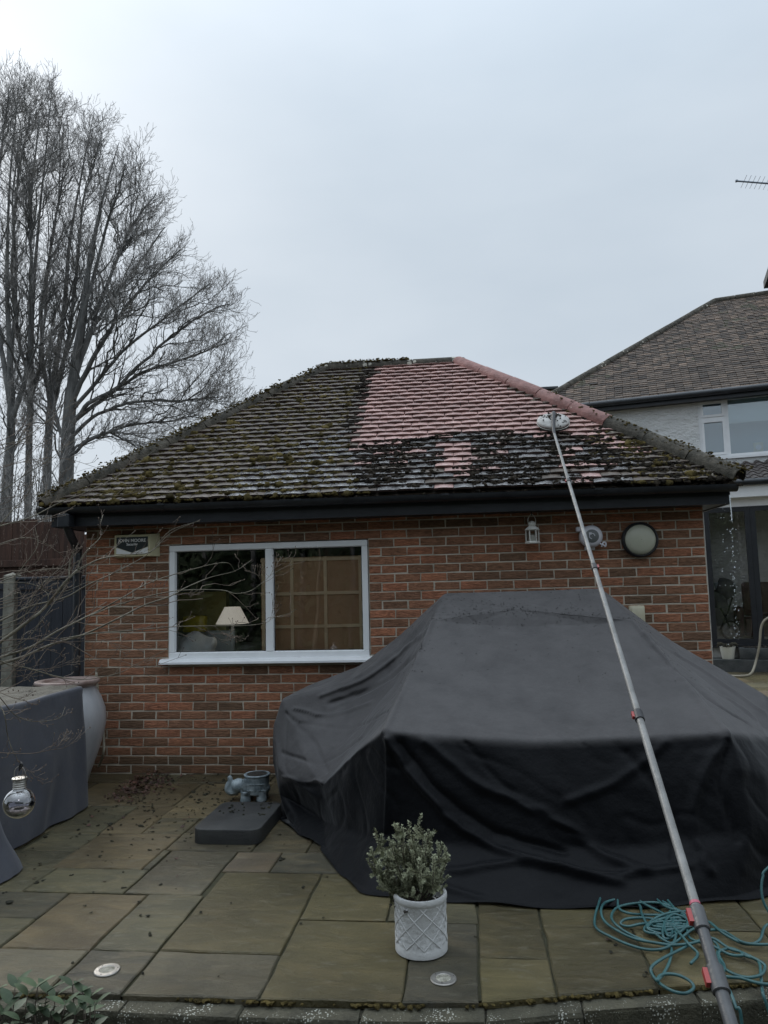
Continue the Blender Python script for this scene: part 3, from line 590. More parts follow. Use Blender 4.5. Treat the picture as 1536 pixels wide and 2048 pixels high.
# ------------------------------------------------------------------ hipped roof, tile by tile
SLOPE = math.hypot(RIDGE_Y - ROOF_Y0, RIDGE_Z - ROOF_Z0); NT = 31; GA = SLOPE / NT; TW = .160
RX0, RX1 = 1.88, 3.41
ES = np.array([0, math.cos(PITCH), math.sin(PITCH)]); EN = np.array([0, -math.sin(PITCH), math.cos(PITCH)])
def rp_(x, s, n=0): return np.array([x, ROOF_Y0, ROOF_Z0]) + ES * s + EN * n
def hipx(s): t = s / SLOPE; return EVX0 + (RX0 - EVX0) * t, EVX1 + (RX1 - EVX1) * t
CLEAN = [(752, 733), (905, 718), (1010, 770), (1190, 845), (1290, 905), (1235, 905), (1190, 884), (1140, 872), (1035, 868), (960, 866), (900, 872), (880, 884), (830, 880), (800, 898), (760, 888), (735, 902), (707, 918), (701, 890), (716, 850), (736, 790)]
CLEAN2 = [(885, 890), (950, 888), (955, 925), (930, 955), (885, 945)]
RAKED = [(697, 872), (760, 890), (830, 884), (900, 874), (1000, 868), (1140, 874), (1200, 888), (1262, 930), (1250, 972), (735, 985), (705, 940)]
RAKED2 = [(752, 733), (736, 790), (703, 885), (685, 868), (712, 790), (735, 730)]
def tile_geo(seed, seg=4):
    r_ = np.random.default_rng(seed); w_ = TW - .005; V = []
    xs = np.linspace(-w_ / 2, w_ / 2, seg + 1); cam_ = .0055 * (1 - (2 * xs / w_) ** 2); low = r_.normal(0, .002)
    for y, zt, zb in ((low, .046, .026), (.15, .010, -.004)):
        V += [(x, y + (r_.normal(0, .0012) if y < .1 else 0), zt + c) for x, c in zip(xs, cam_)]; V += [(x, y, zb + c) for x, c in zip(xs, cam_)]
    n = seg + 1; F_ = []
    for i in range(seg):
        F_ += [(i, i + 1, 2 * n + i + 1, 2 * n + i), (n + i + 1, n + i, 3 * n + i, 3 * n + i + 1), (n + i, n + i + 1, i + 1, i)]
    F_ += [(0, 2 * n, 3 * n, n), (seg, n + seg, 3 * n + seg, 2 * n + seg)]
    return np.array(V), F_
EDGE = [3 * i + 2 for i in range(4)]
TG = [tile_geo(i) for i in range(8)]; TME = {}
def tile_me(kind, i):
    if (kind, i) not in TME:
        me = bpy.data.meshes.new('tile'); me.from_pydata(TG[i][0].tolist(), [], TG[i][1]); me.materials.append(M[kind]); me.materials.append(M['tile_edge_red' if kind == 'tile_clean' else 'tile_edge'])
        for e_ in EDGE: me.polygons[e_].material_index = 1
        TME[(kind, i)] = me
    return TME[(kind, i)]
dk = MB()
ya, yb = ROOF_Y0 + .02, 2 * RIDGE_Y - ROOF_Y0 - .02; ez = ROOF_Z0 - .004
dk.add([(EVX0 + .02, ya, ez), (EVX1 - .02, ya, ez), (EVX1 - .02, yb, ez), (EVX0 + .02, yb, ez), (RX0, RIDGE_Y, RIDGE_Z - .006), (RX1, RIDGE_Y, RIDGE_Z - .006)], [(0, 1, 5, 4), (1, 2, 5), (2, 3, 4, 5), (3, 0, 4)])
roof = dk.build('roof', 'tile_old', bld)
RFRAME = np.stack([np.array([1., 0, 0]), ES, EN])           # rows: local axes
tiles = []
for i in range(NT):
    s = i * GA; xl, xr = hipx(s + GA * .6); x0 = -.25 + (TW / 2 if i % 2 else 0)
    for k in range(60):
        x = x0 + k * TW
        if xl + .0 < x < xr - .0:
            c = rp_(x, s + .03, .03); u, v_ = proj(c); cl = inpoly(u, v_, CLEAN) or inpoly(u, v_, CLEAN2)
            if not cl and inpoly(u, v_, RAKED) and rng.random() < .12: cl = True
            wet = not cl and inpoly(u, v_, [(560, 900), (700, 860), (1180, 880), (1260, 930), (1250, 995), (480, 1010), (430, 985)]) and rng.random() < .8
            tiles.append((x, s, 'tile_clean' if cl else 'tile_wet' if wet else 'tile_old', (3 if cl else 1) * F / ((c - CC) @ CF)))
tiles.sort(key=lambda q: -q[3])
rest = {'tile_clean': MB(), 'tile_old': MB(), 'tile_wet': MB()}
for i, (x, s, kd, _) in enumerate(tiles):
    vi = int(rng.integers(8)); p = rp_(x + rng.normal(0, .0015), s + rng.normal(0, .002), rng.normal(0, .001))
    if i < 300:
        o = bpy.data.objects.new('tile', tile_me(kd, vi)); COL.objects.link(o); o.location = p; o.rotation_euler = (PITCH, 0, 0); put(o, roof)
    else: rest[kd].add(TG[vi][0] @ RFRAME + p, TG[vi][1])
# the two hip ends, seen only from a step aside
for side in (0, 1):
    sx = -1 if side == 0 else 1; run = (RX0 - EVX0) if side == 0 else (EVX1 - RX1); pit = math.atan2(RIDGE_Z - ROOF_Z0, run); sl = math.hypot(run, RIDGE_Z - ROOF_Z0)
    es = np.array([-sx * math.cos(pit), 0, math.sin(pit)]); en = np.array([sx * math.sin(pit), 0, math.cos(pit)]); ex = np.array([0, sx, 0.])
    base = np.array([EVX0 if side == 0 else EVX1, 0, ROOF_Z0])
    for i in range(28):
        t = (i + .6) / 28; yl = ROOF_Y0 + (RIDGE_Y - ROOF_Y0) * t; yr = 2 * RIDGE_Y - yl; y = yl + (TW / 2 if i % 2 else TW)
        while y < yr - .05: rest['tile_old'].add(TG[i % 8][0] @ np.stack([ex, es, en]) + base + (0, y, 0) + es * (i * sl / 28), TG[i % 8][1]); y += TW
for kd in rest:
    if rest[kd].n:
        nf_ = len(TG[0][1]); o = struct(rest[kd].build('tiling', [kd, 'tile_edge_red' if kd == 'tile_clean' else 'tile_edge'], roof), 'stuff'); mi = np.zeros(len(rest[kd].f), int); mi[np.isin(np.arange(len(mi)) % nf_, EDGE)] = 1; o.data.polygons.foreach_set('material_index', mi)
# ridge and hip tiles
def halfround(r_, L_, seg=8, th_=.014, seed=0):
    rr = np.random.default_rng(seed); V = []; a = np.linspace(-.08 * np.pi, 1.08 * np.pi, seg + 1)
    for x in (0, .012, L_ - .012, L_):
        k = .985 if x in (0, L_) else 1
        V += [(x, math.cos(t) * r_ * k, math.sin(t) * r_ * k * .86) for t in a]
    V += [(x, math.cos(t) * (r_ - th_), math.sin(t) * (r_ - th_) * .86) for x in (0, L_) for t in a]
    n = seg + 1; F_ = [(i * n + j, (i + 1) * n + j, (i + 1) * n + j + 1, i * n + j + 1) for i in range(3) for j in range(seg)]
    F_ += [(j, j + 1, 4 * n + j + 1, 4 * n + j) for j in range(seg)] + [(3 * n + j + 1, 3 * n + j, 5 * n + j, 5 * n + j + 1) for j in range(seg)]
    return np.array(V) + rr.normal(0, .0015, (len(V), 3)), F_
def ridge_run(a, b, red, r_=.105, L_=.44):
    a, b = np.array(a, float), np.array(b, float); d = b - a; D = np.linalg.norm(d); d /= D; up = np.array([0, 0, 1.]); y = np.cross(up, d); y /= np.linalg.norm(y); z = np.cross(d, y)
    n = max(1, round(D / L_)); L2 = D / n
    for i in range(n):
        V, F_ = halfround(r_ * rng.uniform(.97, 1.03), L2 - .008, seed=i)
        p = a + d * (i * L2) + z * rng.normal(0, .004); W_ = V @ np.stack([d, y, z]) + p
        mb = MB(); mb.add(W_, F_); mb.build('ridge_tile', 'ridge_red' if red(i / n) else 'ridge_old', roof, smooth=40, loc=p)
off = np.array([0, 0, .005])
CRN = dict(fl=(EVX0, ROOF_Y0, ROOF_Z0 + .03), fr=(EVX1, ROOF_Y0, ROOF_Z0 + .03), bl=(EVX0, 2 * RIDGE_Y - ROOF_Y0, ROOF_Z0 + .03), br=(EVX1, 2 * RIDGE_Y - ROOF_Y0, ROOF_Z0 + .03), rl=(RX0, RIDGE_Y, RIDGE_Z), rr=(RX1, RIDGE_Y, RIDGE_Z))
ridge_run(CRN['rl'], CRN['rr'], lambda t: t > .7, .085); ridge_run(CRN['fl'], CRN['rl'], lambda t: False, .082); ridge_run(CRN['fr'], CRN['rr'], lambda t: t > .30, .098)
ridge_run(CRN['bl'], CRN['rl'], lambda t: False); ridge_run(CRN['br'], CRN['rr'], lambda t: False)
bd = MB(); t = rng.uniform(.02, .99, 420); P0, P1 = np.array(CRN['fr']), np.array(CRN['rr']); P = P0 + (P1 - P0) * t[:, None] + np.array([-.115, -.03, -.035]) + rng.normal(0, .012, (420, 3)) * (1, 1, .3)
blobs(bd, P, rng.uniform(.012, .026, 420), (1.3, 1.3, .7), .2, ICO1); bd.build('ridge_bedding', 'bedding', roof)
# moss
def moss_at(Pts, rad, name, m, n_sub=3, sq=(1, .9, .62)):
    C = np.repeat(Pts, n_sub, 0) + rng.normal(0, 1, (len(Pts) * n_sub, 3)) * np.repeat(rad, n_sub)[:, None] * .75 * np.array([1.15, .6, .25])
    mb = MB(); blobs(mb, C, np.repeat(rad, n_sub) * rng.uniform(.5, 1, len(C)), sq, .2, ICO2, RFRAME); o = mb.build(name, m, roof, smooth=True); return struct(o, 'stuff')
mg, mgr, md, mdr = [], [], [], []
for i in range(NT):
    s = i * GA; xl, xr = hipx(s)
    for x in np.arange(xl + .03, xr - .03, .019):
        xx = x + rng.normal(0, .012); c = rp_(xx, s + .0, .03); u, v_ = proj(c)
        if inpoly(u, v_, CLEAN) or inpoly(u, v_, CLEAN2): continue
        dens = .5 + .5 * noise.noise(Vector((xx * 2.2, i * .33, 2.0))); low = 1 - s / SLOPE
        rk = inpoly(u, v_, RAKED) or inpoly(u, v_, RAKED2)
        if rk: continue
        if rng.random() < .30 + .6 * dens:
            r_ = rng.uniform(.009, .016) * (.75 + .5 * low) * (rng.uniform(1.7, 2.5) if rng.random() < .22 else 1)
            (mg if (u < 760 or rng.random() < .45) else md).append(rp_(xx, s + rng.normal(-.002, .008), .028)); (mgr if mg and len(mg) > len(mgr) else mdr).append(r_)
for _ in range(7500):
    px, py = rng.uniform(680, 1270), rng.uniform(728, 992)
    if inpoly(px, py, CLEAN2) and rng.random() < .9: continue
    if (inpoly(px, py, RAKED) or inpoly(px, py, RAKED2)):
        if noise.noise(Vector((px * .016, py * .03, 7.7))) + (.30 if py < 905 else .06) < rng.uniform(-.3, .16): continue
        c = onroof(px, py); c = c + EN * .03; md.append(c + EN * rng.uniform(0, .012)); mdr.append(rng.uniform(.008, .022))
lowr = []
for _ in range(700):                     # thick dark moss along the lower right hip and the eaves
    px = rng.uniform(1180, 1465); py = 870 + (px - 1180) * .31 + rng.normal(12, 20); c = onroof(px, py); s = (c[1] - ROOF_Y0) / math.cos(PITCH)
    if s < 0 or c[0] > hipx(s)[1] - .04: continue
    if rng.random() < .55: md.append(c + EN * .03); mdr.append(rng.uniform(.012, .028))
    else: mg.append(c + EN * .03); mgr.append(rng.uniform(.010, .022))
moss_at(np.array(mg), np.array(mgr), 'moss', 'moss', 4, (1.1, .9, .7)); moss_at(np.array(md), np.array(mdr), 'raked_moss', 'moss_dark', 4)
hp = []; hr = []
for (a, b, n, w_) in (('fl', 'rl', 1100, .07), ('rl', 'rr', 650, .06), ('fr', 'rr', 420, .07)):
    t = rng.uniform(0, 1, n) ** (1 if a != 'fr' else 1.9) * (1 if a != 'fr' else .6); P0, P1 = np.array(CRN[a]), np.array(CRN[b])
    if b == 'rr' and a == 'rl': t = t * .62
    hp.append(P0 + (P1 - P0) * t[:, None] + np.array([0, -.03, .062]) + rng.normal(0, w_, (n, 3)) * (.5, .5, .12)); hr.append(rng.uniform(.005, .013, n))
moss_at(np.concatenate(hp), np.concatenate(hr), 'hip_moss', 'moss', 2)
gm = MB(); X = np.concatenate([rng.uniform(-.2, 5.5, 260), rng.normal(5.53, .05, 60)]); C = np.stack([X, rng.normal(-.305, .022, len(X)), [gz(x) + .004 for x in X] + rng.normal(0, .008, len(X))], 1)
blobs(gm, C, rng.uniform(.006, .018, len(X)), base=ICO1); struct(gm.build('gutter_moss', 'moss_dark', gut), 'stuff')

# ------------------------------------------------------------------ things on the wall
# alarm box
ax0, az1 = aty(237, 1072, 0)[0], aty(237, 1072, 0)[2]; ax1, az0 = aty(307, 1072, 0)[0], aty(240, 1114, 0)[2]
al = empty('alarm_box', ((ax0 + ax1) / 2, 0, az0), 'cream alarm box with dark lettered panel on the brick wall', 'alarm box')
b = MB(); D_ = .075
V = [(ax0, -D_, az0), (ax1, -D_, az0), (ax1, -D_, az1), (ax0, -D_, az1), (ax0 - .012, -.002, az0 - .012), (ax1 + .062, -.002, az0 - .005), (ax1 + .062, -.002, az1 + .012), (ax0 - .012, -.002, az1 + .012)]
b.add(V, [(0, 1, 2, 3), (4, 5, 1, 0), (5, 6, 2, 1), (6, 7, 3, 2), (7, 4, 0, 3)]); b.build('casing', 'cream_dark', al)
b = MB(); pw = ax1 - ax0; ph = az1 - az0; e = -D_ - .002
px0, px1, pz0, pz1 = ax0 + pw * .06, ax1 - pw * .05, az0 + ph * .10, az1 - ph * .10
b.add([(px0, e, pz0), (px1, e, pz0), (px1, e, pz1), (px0, e, pz1)], [(0, 1, 2, 3)]); b.build('face_panel', 'cream', al)
b = MB(); e = -D_ - .004; zm = pz0 + (pz1 - pz0) * .42
b.add([(px0, e, zm), (px0 + (px1 - px0) * .5, e, pz0 + .012), (px1, e, zm), (px1, e, pz1), (px0, e, pz1)], [(0, 1, 2, 3, 4)]); b.build('dark_shield', 'sign_dark', al)
b = MB(); e2 = -D_ - .0046
b.add([(px0, e2, pz0 + .004), (px0 + (px1 - px0) * .5, e2, pz0 + .001), (px0 + (px1 - px0) * .5, e2, pz0 + .010), (px0, e2, zm - .006)], [(0, 1, 2, 3)]); b.add([(px1, e2, pz0 + .004), (px1, e2, zm - .006), (px0 + (px1 - px0) * .5, e2, pz0 + .010), (px0 + (px1 - px0) * .5, e2, pz0 + .001)], [(0, 1, 2, 3)]); b.build('white_chevron', 'sign_white', al)
b = MB(); text(b, 'JOHN MOORE', .040, ((px0 + px1) / 2, e - .002, pz1 - .033), (0, 0, 1), (1, 0, 0), .0005); text(b, 'Security', .032, ((px0 + px1) / 2, e - .002, pz1 - .066), (0, 0, 1), (1, 0, 0), .0004); b.build('lettering', 'sign_white', al)
b = MB(); b.cbox((ax1 + .05, -.04, az0 + ph * .42), (ax1 + .068, -.01, az0 + ph * .62), .004); b.build('side_clip', 'cream', al)

# round bulkhead lamp
c = aty(1278, 1080, 0); r_ = .148
bl = empty('bulkhead_lamp', (c[0], 0, c[2] - r_), 'round black rimmed bulkhead lamp with pale opal face near wall corner', 'lamp')
b = MB(); b.lathe([(r_ * .98, 0), (r_, .02), (r_ * .99, .05), (r_ * .90, .062), (r_ * .86, .058), (r_ * .84, .045)], (c[0], 0, c[2]), 48, 'Y'); b.build('rim', 'black_metal', bl, smooth=40)
b = MB(); b.lathe([(r_ * .845, .05), (r_ * .80, .062), (r_ * .6, .078), (r_ * .3, .086), (.002, .088)], (c[0], 0, c[2]), 48, 'Y', cap=False); b.build('diffuser', 'opal', bl, smooth=True)
# cream vent cover, partly behind the black cover
c = aty(1274, 1228, 0); vb = empty('socket_box', (c[0], 0, c[2] - .075), 'cream plastic box on brick wall just above the black cover', 'socket box')
b = MB(); b.cbox((c[0] - .068, -.05, c[2] - .085), (c[0] + .055, -.001, c[2] + .07), .01); b.build('body', 'cream', vb, smooth=35)
b = MB(); b.cbox((c[0] - .055, -.058, c[2] - .07), (c[0] + .042, -.05, c[2] + .056), .004); b.build('lid', 'cream', vb, smooth=35)

# white lantern hanging under the eaves
lc = aty(1065, 1075, -.09); lx, ly = lc[0], lc[1]; zt = aty(1063, 1030, -.09)[2]; zb = aty(1065, 1087, -.09)[2]; H = aty(1065, 1041, -.09)[2] - zb
ln = empty('hanging_lantern', (lx, ly, zb), 'small white metal candle lantern hanging on hook below the gutter', 'lantern')
b = MB(); rr = H * .30
b.lathe([(rr * 1.08, 0), (rr * 1.1, .01), (rr * .95, .018), (rr * .9, .02)], (lx, ly, zb), 6); b.build('base', 'white_metal', ln)
b = MB(); z1 = zb + H * .56
b.lathe([(rr * .98, 0), (rr * 1.1, .006), (rr * .9, .02), (rr * .55, .036), (rr * .42, .04), (rr * .5, .044), (rr * .56, .052), (rr * .5, .066), (rr * .3, .078), (rr * .1, .082)], (lx, ly, z1), 20); b.build('roof', 'white_metal', ln, smooth=50)
for i in range(6):
    a = i * math.pi / 3; q = MB(); x, y = lx + math.cos(a) * rr * .9, ly + math.sin(a) * rr * .9; q.tube([(x, y, zb + .012), (x, y, z1 + .004)], .0052, 6); q.build('bar', 'white_metal', ln)
    a2 = a + math.pi / 3; q = MB(); q.add([(x, y, zb + .018), (lx + math.cos(a2) * rr * .9, ly + math.sin(a2) * rr * .9, zb + .018), (lx + math.cos(a2) * rr * .9, ly + math.sin(a2) * rr * .9, z1), (x, y, z1)], [(0, 1, 2, 3)]); q.build('pane', 'glass', ln)
q = MB(); q.lathe([(.022, 0), (.022, .05), (.004, .052)], (lx, ly, zb + .02), 14); q.build('candle', 'white_metal', ln, smooth=40)
q = MB(); zc = z1 + .078; q.tube([(lx - rr * .52, ly, zc - .02), (lx - rr * .55, ly, zc + .015), (lx - rr * .3, ly, zc + .045), (lx, ly, zc + .062), (lx + rr * .3, ly, zc + .045), (lx + rr * .55, ly, zc + .015), (lx + rr * .52, ly, zc - .02)], .003, 6, smooth=4); q.build('handle', 'white_metal', ln)
q = MB(); q.tube([(lx, ly - .012, zc + .07), (lx, ly - .012, zc + .056), (lx, ly, zc + .052), (lx, ly + .006, zc + .07), (lx, ly, 2.173)], .004, 6, smooth=3); q.build('hook', 'black_metal', ln)

# washing line reel
c = aty(1182, 1073, -.06); rl = empty('washing_line_reel', (c[0], 0, c[2] - .1), 'white round retractable washing line reel behind the cleaning pole', 'line reel')
b = MB(); R_ = .093; b.lathe([(R_ * .9, .01), (R_, .03), (R_ * 1.0, .075), (R_ * .9, .1), (R_ * .62, .112), (R_ * .5, .113)], (c[0], 0, c[2]), 36, 'Y'); b.build('drum', 'white_plastic', rl, smooth=50)
b = MB(); b.lathe([(R_ * .6, .1135), (R_ * .58, .116), (.002, .117)], (c[0], 0, c[2]), 32, 'Y', cap=False); b.build('centre_disc', 'grey_plastic', rl, smooth=True)
b = MB(); t = np.linspace(0, 4.6, 14); b.tube([(c[0] + math.cos(a) * .022, -.1185, c[2] + math.sin(a) * .022) for a in t], .004, 5); b.cbox((c[0] - .026, -.121, c[2] + .012), (c[0] - .002, -.1175, c[2] + .03), .002); b.build('emblem', 'white_plastic', rl)
b = MB(); b.cbox((c[0] - R_ * 1.25, -.06, c[2] + .045), (c[0] + .01, -.002, c[2] + .085), .008); b.cbox((c[0] - .05, -.05, c[2] - R_ - .018), (c[0] + .03, -.002, c[2] - R_ + .012), .005); b.build('bracket', 'white_plastic', rl, smooth=40)
b = MB(); b.tube([(c[0] + .062, -.09, c[2] - .062), (c[0] + .085, -.11, c[2] - .075), (c[0] + .105, -.1, c[2] - .088), (c[0] + .11, -.1, c[2] - .06), (c[0] + .09, -.1, c[2] - .055), (c[0] + .075, -.1, c[2] - .09)], .007, 7, smooth=4); b.build('line_hook', 'white_plastic', rl, smooth=40)

# ------------------------------------------------------------------ things inside the room
sh = empty('shelf_back', (2.15, .135, .25), 'brown panelled unit back standing behind the right window pane', 'shelf unit')
Y = .135; x0, x1 = aty(522, 1180, Y)[0], aty(727, 1180, Y)[0]; zt = aty(640, 1113, Y)[2]
b = MB(); b.box((x0, Y + .012, .25), (x1, Y + .03, zt)); b.build('back_panel', 'cardboard', sh)
for px in (527, 584, 651, 721):
    x = aty(px, 1190, Y)[0]; b = MB(); b.box((x - .014, Y - .004, .25), (x + .014, Y + .0115, zt)); b.build('upright', 'batten', sh)
for py in (1118, 1186, 1252, 1320):
    z = aty(640, py, Y)[2]; b = MB(); b.box((x0, Y - .0065, z - .014), (x1, Y + .0105, z + .014)); b.build('rail', 'batten', sh)
Y = .27; c0, c1 = aty(433, 1248, Y), aty(497, 1246, Y); t0, t1 = aty(455, 1214, Y), aty(485, 1213, Y); lx = (c0[0] + c1[0]) / 2
la = empty('table_lamp', (lx, Y, .6), 'table lamp with cream cone shade behind the left window pane', 'lamp')
b = MB(); b.lathe([((c1[0] - c0[0]) / 2, c0[2]), ((t1[0] - t0[0]) / 2, t0[2])], (lx, Y, 0), 32, cap=False); b.build('shade', 'shade', la, smooth=True)
b = MB(); b.lathe([(.07, .6), (.075, .62), (.03, .65), (.045, .72), (.03, .82), (.012, .9), (.012, c0[2] + .05)], (lx, Y, 0), 20); b.build('base', 'curtain', la, smooth=40)
sd_ = empty('side_table', (lx, Y, .25), 'dim side table under the lamp inside the window', 'table')
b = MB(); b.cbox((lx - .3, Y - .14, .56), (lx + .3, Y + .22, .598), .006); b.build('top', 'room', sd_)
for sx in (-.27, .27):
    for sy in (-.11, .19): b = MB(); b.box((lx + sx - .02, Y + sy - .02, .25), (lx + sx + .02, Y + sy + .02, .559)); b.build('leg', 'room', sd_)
bdx = aty(385, 1270, .5); 
bed = empty('bed', (1.0, .9, .25), 'pale bed under the left end of the window', 'bed')
zb_ = aty(390, 1285, .28)[2]
b = MB(); b.cbox((.2, .16, .25), (1.16, 1.95, zb_ - .12), .04); b.build('mattress', 'pillow', bed, smooth=40)
b = MB(); b.cbox((.3, .6, zb_ - .118), (1.2, .66, aty(390, 1262, .6)[2]), .02); b.build('headboard', 'curtain', bed, smooth=40)
pl = MB(); V, F_ = ICO2[0], ICO2[1]; v3, f3 = ico(4); V = np.sign(v3) * np.abs(v3) ** .75 * np.array([.24, .13, .09]); V[:, 2] += .03 * np.sin(V[:, 0] * 26 + 1); pl.add(V @ np.array([[1, 0, 0], [0, .8, .6], [0, -.6, .8]]) + (aty(385, 1300, .2)[0] - .02, .22, zb_ - .03), f3)
tag(pl.build('pillow', 'pillow', smooth=True), 'crumpled pale blue pillow low in the left window pane', 'pillow')
yc = MB(); q0, q1 = aty(366, 1232, .5), aty(412, 1264, .5); yc.cbox((q0[0], .48, q1[2]), (q1[0], .56, q0[2]), .02); tag(yc.build('cushion', 'yellow', smooth=40), 'yellow cushion seen through the left window pane', 'cushion')
ow = MB(); q0, q1 = aty(350, 1185, .85), aty(452, 1290, .85); ow.box((q0[0], .85, .25), (q1[0], .95, q0[2])); tag(ow.build('cupboard', 'olive'), 'tall dull olive cupboard in the dark room behind the left pane', 'cupboard')

# ------------------------------------------------------------------ black furniture cover (one draped sheet)
def P(px, py, y): return aty(px, py, y)
def G(px, py): return gnd(px, py, .012)
cols = [
 # r0 plateau edge        r1 slope                 r2 slope low            r3 shoulder            r4 drop                 r5 low                  r6 hem
 [(3.85, -.62, 1.52), (3.85, -.45, 1.35), (3.85, -.32, 1.05), (3.85, -.24, .8), (3.85, -.2, .5), (3.85, -.18, .2), (3.85, -.17, .012)],          # back
 [P(890, 1185, -.62), P(800, 1268, -.55), P(720, 1330, -.48), P(610, 1372, -.42), (1.98, -.36, .42), (1.98, -.34, .2), (2.0, -.33, .012)],          # back left
 [P(882, 1196, -.72), P(800, 1292, -.76), P(690, 1368, -.84), P(562, 1397, -.92), P(544, 1450, -.95), P(540, 1520, -.97), P(560, 1590, -1.02)],     # wing ridge
 [P(875, 1212, -.80), P(790, 1338, -.84), P(690, 1412, -.92), P(590, 1462, -1.06), P(556, 1535, -1.14), P(560, 1588, -1.12), P(580, 1655, -1.25)],   # wing front
 [P(870, 1225, -.86), P(790, 1370, -1.04), P(715, 1454, -1.12), P(620, 1540, -1.34), P(600, 1575, -1.34), P(600, 1612, -1.2), G(600, 1668)],        # wing lip
 [P(867, 1234, -.92), P(800, 1378, -1.36), P(735, 1462, -1.42), P(648, 1568, -1.52), P(645, 1600, -1.50), P(648, 1640, -1.42), G(650, 1690)],      # wing tip
 [P(865, 1240, -.95), P(818, 1352, -1.45), P(778, 1436, -1.80), P(705, 1508, -1.86), P(700, 1575, -1.86), P(695, 1660, -1.86), G(680, 1745)],      # curve
 [P(865, 1241, -.96), P(822, 1345, -1.50), P(793, 1410, -1.82), P(766, 1463, -2.07), P(768, 1560, -2.10), P(762, 1680, -2.14), G(735, 1782)],      # front left corner
 [P(930, 1250, -.96), P(900, 1350, -1.50), P(885, 1415, -1.80), P(880, 1473, -2.06), P(885, 1570, -2.16), P(892, 1690, -2.24), G(880, 1800)],
 [P(1060, 1254, -.96), P(1060, 1350, -1.50), P(1062, 1420, -1.80), P(1070, 1484, -2.06), P(1075, 1580, -2.18), P(1080, 1700, -2.28), G(1060, 1808)],
 [P(1200, 1250, -.96), P(1240, 1350, -1.50), P(1265, 1415, -1.80), P(1285, 1474, -2.06), P(1290, 1570, -2.17), P(1295, 1690, -2.26), G(1290, 1812)],
 [P(1265, 1241, -.96), P(1360, 1350, -1.50), P(1410, 1410, -1.80), P(1457, 1465, -2.07), P(1482, 1540, -2.16), P(1500, 1660, -2.24), G(1475, 1795)],  # front right corner
 [P(1263, 1238, -.93), P(1375, 1345, -1.40), P(1440, 1405, -1.66), P(1500, 1470, -1.92), P(1532, 1550, -2.08), P(1550, 1660, -2.2), G(1560, 1770)],
 [P(1258, 1230, -.88), P(1390, 1345, -1.18), P(1480, 1420, -1.36), P(1560, 1480, -1.5), (5.42, -1.62, .5), (5.48, -1.68, .25), (5.5, -1.7, .012)],
 [P(1235, 1208, -.78), P(1347, 1285, -.86), P(1440, 1335, -.92), P(1530, 1388, -.98), (5.72, -1.0, .55), (5.8, -1.0, .28), (5.82, -1.0, .012)],      # right wing ridge
 [P(1200, 1175, -.62), (4.85, -.45, 1.2), (5.15, -.36, .95), (5.4, -.3, .75), (5.6, -.26, .5), (5.66, -.24, .25), (5.68, -.24, .012)],               # back right
]
CT = np.array([[np.array(p, float) for p in c] for c in cols])                     # [C,R,3]
ctop = CT[:, 0].mean(0) + (0, 0, .012)
CT = np.concatenate([np.broadcast_to(ctop, (len(cols), 1, 3)) * .999 + CT[:, :1] * .001, (CT[:, :1] * .55 + ctop * .45), CT], 1)
NC, NR = CT.shape[:2]; SUBC, SUBR = 26, 26
u = np.arange(NC * SUBC) / SUBC; i0 = u.astype(int); t = (u - i0)[:, None, None]
A0, A1 = CT[i0 % NC], CT[(i0 + 1) % NC]; Gc = A0 * (1 - t) + A1 * t
v_ = np.linspace(0, NR - 1 - 1e-6, (NR - 1) * SUBR); j0 = v_.astype(int); t = (v_ - j0)[None, :, None]
Gd = Gc[:, j0] * (1 - t) + Gc[:, j0 + 1] * t                                       # [U,V,3]
for _ in range(4):
    Gs = (np.roll(Gd, 1, 0) + np.roll(Gd, -1, 0)) * .25 + Gd * .5
    Gs[:, 1:-1] = Gs[:, :-2] * .25 + Gs[:, 2:] * .25 + Gs[:, 1:-1] * .5
    Gs[:, -1, 2] = Gd[:, -1, 2]; Gd = Gs
def gnormal(Gd):
    du = np.roll(Gd, -1, 0) - np.roll(Gd, 1, 0); dv = np.gradient(Gd, axis=1); n = np.cross(dv, du); n /= np.linalg.norm(n, axis=2)[..., None] + 1e-9
    return n
NRM = gnormal(Gd); cen = np.array([3.85, -1.2, .5]); 
if ((Gd - cen) * NRM).sum(-1).mean() < 0: NRM = -NRM
def fold(pts, wid, amp):
    global Gd
    d = np.full(Gd.shape[:2], 9.); 
    for a, b in zip(pts[:-1], pts[1:]):
        a, b = np.array(a), np.array(b); ab = b - a; tt = np.clip(((Gd - a) @ ab) / (ab @ ab), 0, 1); d = np.minimum(d, np.linalg.norm(Gd - a - tt[..., None] * ab, axis=2))
    return amp * np.exp(-(d / wid) ** 2)
disp = np.zeros(Gd.shape[:2])
_f = Gd.reshape(-1, 3); _d = (_f - CC) @ CF; _u = 768 + F * ((_f - CC) @ CR) / _d; _v = 1024 - F * ((_f - CC) @ CU) / _d
def onsheet(px, py):            # the point of the draped sheet that the photograph shows at this pixel
    q = np.hypot(_u - px, _v - py); near = np.where(q < max(7, q.min() + 2))[0]; return _f[near[_d[near].argmin()]]
def dense(pts): return [onsheet(*p) for p in spline(np.array([(a, b, 0.) for a, b in pts]), 5)[:, :2]]
yf = -2.14
